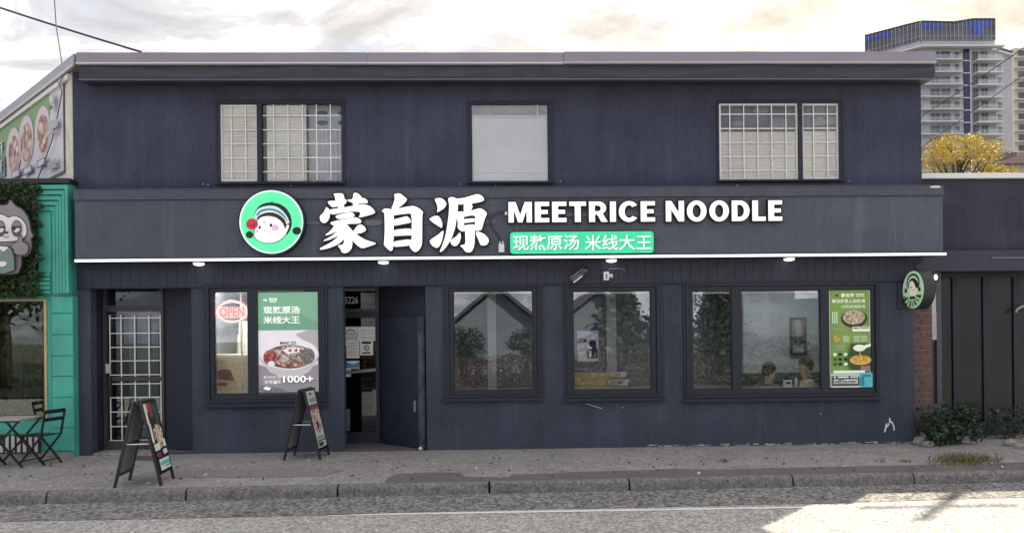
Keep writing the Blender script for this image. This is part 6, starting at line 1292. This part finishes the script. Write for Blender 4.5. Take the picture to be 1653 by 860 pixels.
# ------------------------------------------------------------------ trees and cables
def leaf_tree(name, x, y, zc, rx_, rz_, n, size, lab, mt, bark, seed, group=None, cat='tree', nb=11, spread=1.0, spr=.2):
    o = thing(name, (x, y, 0), lab, cat, group); rr_ = random.Random(seed); b = B(); b.smooth = True; top = Vector((x+rr_.gauss(0, .1), y, zc-rz_*.2))
    b.tube([(x, y, -.1), (x+.05, y, zc*.45), top], [rx_*.075+.05, rx_*.06+.03, rx_*.03+.01], 8); cl = []
    for i in range(nb):
        a = 6.28*i/nb+rr_.gauss(0, .3); e = rr_.uniform(-.5, 1.0); r_ = (1-abs(e)**2*.6)*rr_.uniform(.45, .95)*spread; c = Vector((x+rx_*r_*math.cos(a), y+rx_*r_*math.sin(a), zc+rz_*e)); cl.append(c); s = Vector((x, y, zc*.45)).lerp(top, rr_.uniform(.3, 1)); b.tube([s, s.lerp(c, .5)+Vector((0, 0, .1*rz_)), c], [rx_*.03+.01, rx_*.02+.008, .006], 5)
    b.build('trunk', bark, o); pts = []
    for i in range(n): c = rr_.choice(cl); pts.append(c+Vector((rr_.gauss(0, rx_*spr), rr_.gauss(0, rx_*spr), rr_.gauss(0, rz_*spr))))
    leaves(B(), pts, size, seed).build('crown', mt, o); return o
YLF = leafmat('yellow_autumn_leaf', (.45, .32, .035), (.68, .54, .12), 3); BRK = mat('bark', (.08, .065, .05), .9, var=.3)
x, z = P(1548, 250, 15); leaf_tree('autumn_tree', x, 15, z-.05, 1.30, .68, 6800, .038, 'yellow autumn tree above the white parapet of the plum building', YLF, BRK, 41, 'autumn trees behind the plum building', nb=22, spr=.16)
x, z = P(1610, 272, 16); leaf_tree('autumn_tree', x, 16, z-.1, .55, .30, 1400, .036, 'small tuft of a second yellow tree right of the larger yellow tree', YLF, BRK, 43, 'autumn trees behind the plum building', nb=8)
def cable(lab, pts, r, name='overhead_cable', m_=BLACK):
    b = B(); b.smooth = True; b.tube(pts, r, 6); o = b.build(name, m_); tag(o, lab, 'cable', 'overhead cables'); return o
def p3(px, py, Y): x, z = P(px, py, Y); return Vector((x, Y, z))
def sag(p, q, s, n=14): return [p.lerp(q, i/n)-UP*s*4*(i/n)*(1-i/n) for i in range(n+1)]
cable('thick black overhead cable running down to the roof at the upper left', sag(p3(-160, -42, 1.6), p3(229, 84.5, .5), .03), .016)
cable('thin grey cable hanging across the sky onto the pale side wall', [p3(86, -60, .6), p3(88, 0, .6), p3(91, 45, .6), p3(99, 95, .6), p3(104, 133, .58)], .009, m_=mat('grey_cable', (.12, .12, .13), .5))
cable('thin grey cable drooping across the food banner on the side wall', [SW(s_at(px), .075, z_at(px, py)) for px, py in ((104, 134), (110, 150), (102, 190), (92, 230), (80, 262), (69, 290))], .009, m_=mat('grey_cable', 0))
cable('upper dark overhead cable crossing before the grey tower', sag(p3(1720, 30, 6), p3(1488, 187, 9.2), .04), .012)
cable('lower dark overhead cable crossing before the grey tower', sag(p3(1720, 70, 6), p3(1488, 237, 9.2), .04), .010)
cable('faint third cable at the right edge beside the grey tower', sag(p3(1720, 108, 7), p3(1575, 152, 14), .05), .008)
x, z = P(107, 128, 0); s = s_at(110); o = thing('cable_anchor', SW(s, .02, z_at(110, 128)), 'small grey cable hook on the pale side wall under the eave', 'hook'); b = B(); q = SW(s, .02, z_at(110, 128)); b.tube([q, SW(s, .09, z_at(110, 128)), SW(s, .09, z_at(110, 128)-.07)], .016, 8); b.build('hook', CAPM, o); b = B(); swbox(b, s-.05, s+.05, .013, .028, q.z-.06, q.z+.06); b.build('plate', CAPM, o)

# ------------------------------------------------------------------ across the street (seen in the shop glass)
def mirror(px, py, Y): x, z = P(px, py, -Y); return x, z          # what stands at y=Y (<0) shows in the glass where y=-Y would
HW = mat('grey_house_siding', (.13, .165, .215), .85, var=.25, scale=.6); HR = mat('house_roof', (.055, .06, .07), .8, var=.2)
def house(px, py, half_px, Y, lab, eave_drop, mt=HW, dep=9):
    x, z = mirror(px, py, Y); k = 1200/(-Y+11.43); hw = half_px/k; ze = z-eave_drop/k; o = thing('house', (x, Y, -.16), lab, 'house', 'houses across the street')
    b = B(); b.prism([(x-hw*.86, -.15), (x+hw*.86, -.15), (x+hw*.86, ze), (x, z-.15), (x-hw*.86, ze)], Y-dep, Y); b.build('wall', mt, o)
    b = B()
    for s in (-1, 1): b.prism([(x, z), (x+s*hw, ze-.12), (x+s*hw, ze+.08), (x, z+.2)], Y-dep-.3, Y+.4)
    b.build('roof', HR, o)
    for s in ((-.45, .45) if half_px < 70 else ()):
        b = B(); b.box(x+s*hw-.6, x+s*hw+.6, Y+.002, Y+.06, 1.0, 2.4); f = b.build('window', mat('house_window_frame', (.13, .15, .17), .7), o); B().box(x+s*hw-.5, x+s*hw+.5, Y+.061, Y+.07, 1.1, 2.3).build('pane', TGL, f)
    return o
house(800, 462, 78, -26, 'grey gabled house across the street facing the shop', 62)
house(965, 470, 80, -30, 'second grey gabled house across the street beside the conifer', 58)
house(1240, 545, 55, -34, 'low house across the street with a pale porch roof', 22, mat('pale_house', (.13, .13, .13), .8))
house(1310, 560, 45, -38, 'far low house across the street with a brown wall', 20, mat('brown_house', (.09, .055, .05), .8))
x, z = mirror(1225, 470, -90); o = thing('office_block', (x, -90, -.16), 'blue grey office block beyond the houses across the street', 'building'); b = B(); b.box(x-5, x+5, -100, -90, -.15, z+4); b.box(x+5.01, x+9, -100, -90.5, -.15, z-1); b.build('wall', mat('blue_grey_block', (.075, .11, .13), .6), o)
for i in range(5):
    for j in range(3): b = B(); b.box(x-4+2.8*j, x-2.4+2.8*j, -89.98, -89.9, 3+3.2*i, 4.8+3.2*i); b.build('window', TGL, o)
CON = leafmat('conifer_needle', (.012, .024, .019), (.045, .07, .055), 2)
def conifer(px, py, Y, rad, lab, seed):
    x, z = mirror(px, py, Y); o = thing('conifer_tree', (x, Y, -.16), lab, 'tree', 'conifers across the street'); rr_ = random.Random(seed); b = B(); b.tube([(x, Y, -.2), (x, Y, z)], [rad*.09, .02], 8); b.build('trunk', BRK, o); pts = []
    for i in range(46):
        t = (i+.5)/46; zz = z-(z-.8)*t; rr = rad*(.06+t)*rr_.uniform(.75, 1.1)
        for k in range(5):
            a = rr_.random()*6.28
            for j in range(14): f = rr_.random()**.7; pts.append((x+rr*f*math.cos(a)+rr_.gauss(0, .07*rad), Y+rr*f*math.sin(a)+rr_.gauss(0, .07*rad), zz-.16*rr*f+rr_.gauss(0, .06*rad)))
    leaves(B(), pts, .12*rad**.5, seed).build('crown', CON, o)
conifer(1003, 473, -21, 2.6, 'dark conifer across the street facing the square shop window', 3); conifer(1163, 448, -24, 2.1, 'tall open conifer across the street facing the wide shop window', 5); conifer(745, 560, -19, 1.0, 'young conifer across the street by the red hedge', 7)
for i, (px, Y_, zc, rx_, lab) in enumerate(((752, -18, 1.35, .75, 'round green bush tree across the street facing the left side of the blank shop window'), (848, -18.5, 1.4, .7, 'round green bush tree across the street facing the right side of the blank shop window'), (1090, -22, 2.6, 1.5, 'round green bush tree across the street between the two conifers'))):
    leaf_tree('street_tree', mirror(px, 500, Y_)[0], Y_, zc, rx_, rx_*.9, 2200, .07, lab, CON, BRK, 70+i, 'green trees across the street', nb=14)
HDG = leafmat('red_hedge_leaf', (.035, .014, .012), (.085, .034, .028), 1.5); pts = []; r9 = random.Random(4)
for i in range(22000): x = r9.uniform(-11, 8.4); t = r9.random(); pts.append((x, -15.5-r9.random()*.8+.3*mn.noise(Vector((x, 0, 0))), (1.15+.35*mn.noise(Vector((x*.8, 3, 0))))*t-.1))
o = leaves(B(), pts, .055, 2).build('hedge', HDG); tag(o, 'long red brown hedge across the street', kind='stuff')
pts = []  # dark hedge added so the reflection over the diners stays dark
for i in range(9000): x = r9.uniform(8.3, 18); t = r9.random(); pts.append((x, -15.4-r9.random()*.8, (1.75+.35*mn.noise(Vector((x*.8, 3, 0))))*t-.1))
o = leaves(B(), pts, .055, 3).build('hedge', CON); tag(o, 'added dark hedge across the street that darkens the wide window reflection', kind='stuff')
b = B(); b.quad((-60, -60, -.10), (60, -60, -.10), (60, -13.9, -.10), (-60, -13.9, -.10)); o = b.build('lawn', ground_mat('lawn', (.03, .034, .022), (.02, .024, .016), 30)); struct(o)
GLF = leafmat('street_tree_leaf', (.010, .026, .008), (.035, .07, .02), 2)
for i, (x, y, zc, rx_, lab) in enumerate(((-19.5, -19, 4.2, 3.0, 'leafy green tree across the street facing the teal shop'), (-23.5, -21, 4.8, 3.4, 'bushy green tree across the street left of the leafy one'))):
    leaf_tree('street_tree', x, y, zc, rx_, rx_*.8, 2600, .16, lab, GLF, BRK, 60+i, 'green trees across the street', nb=16)
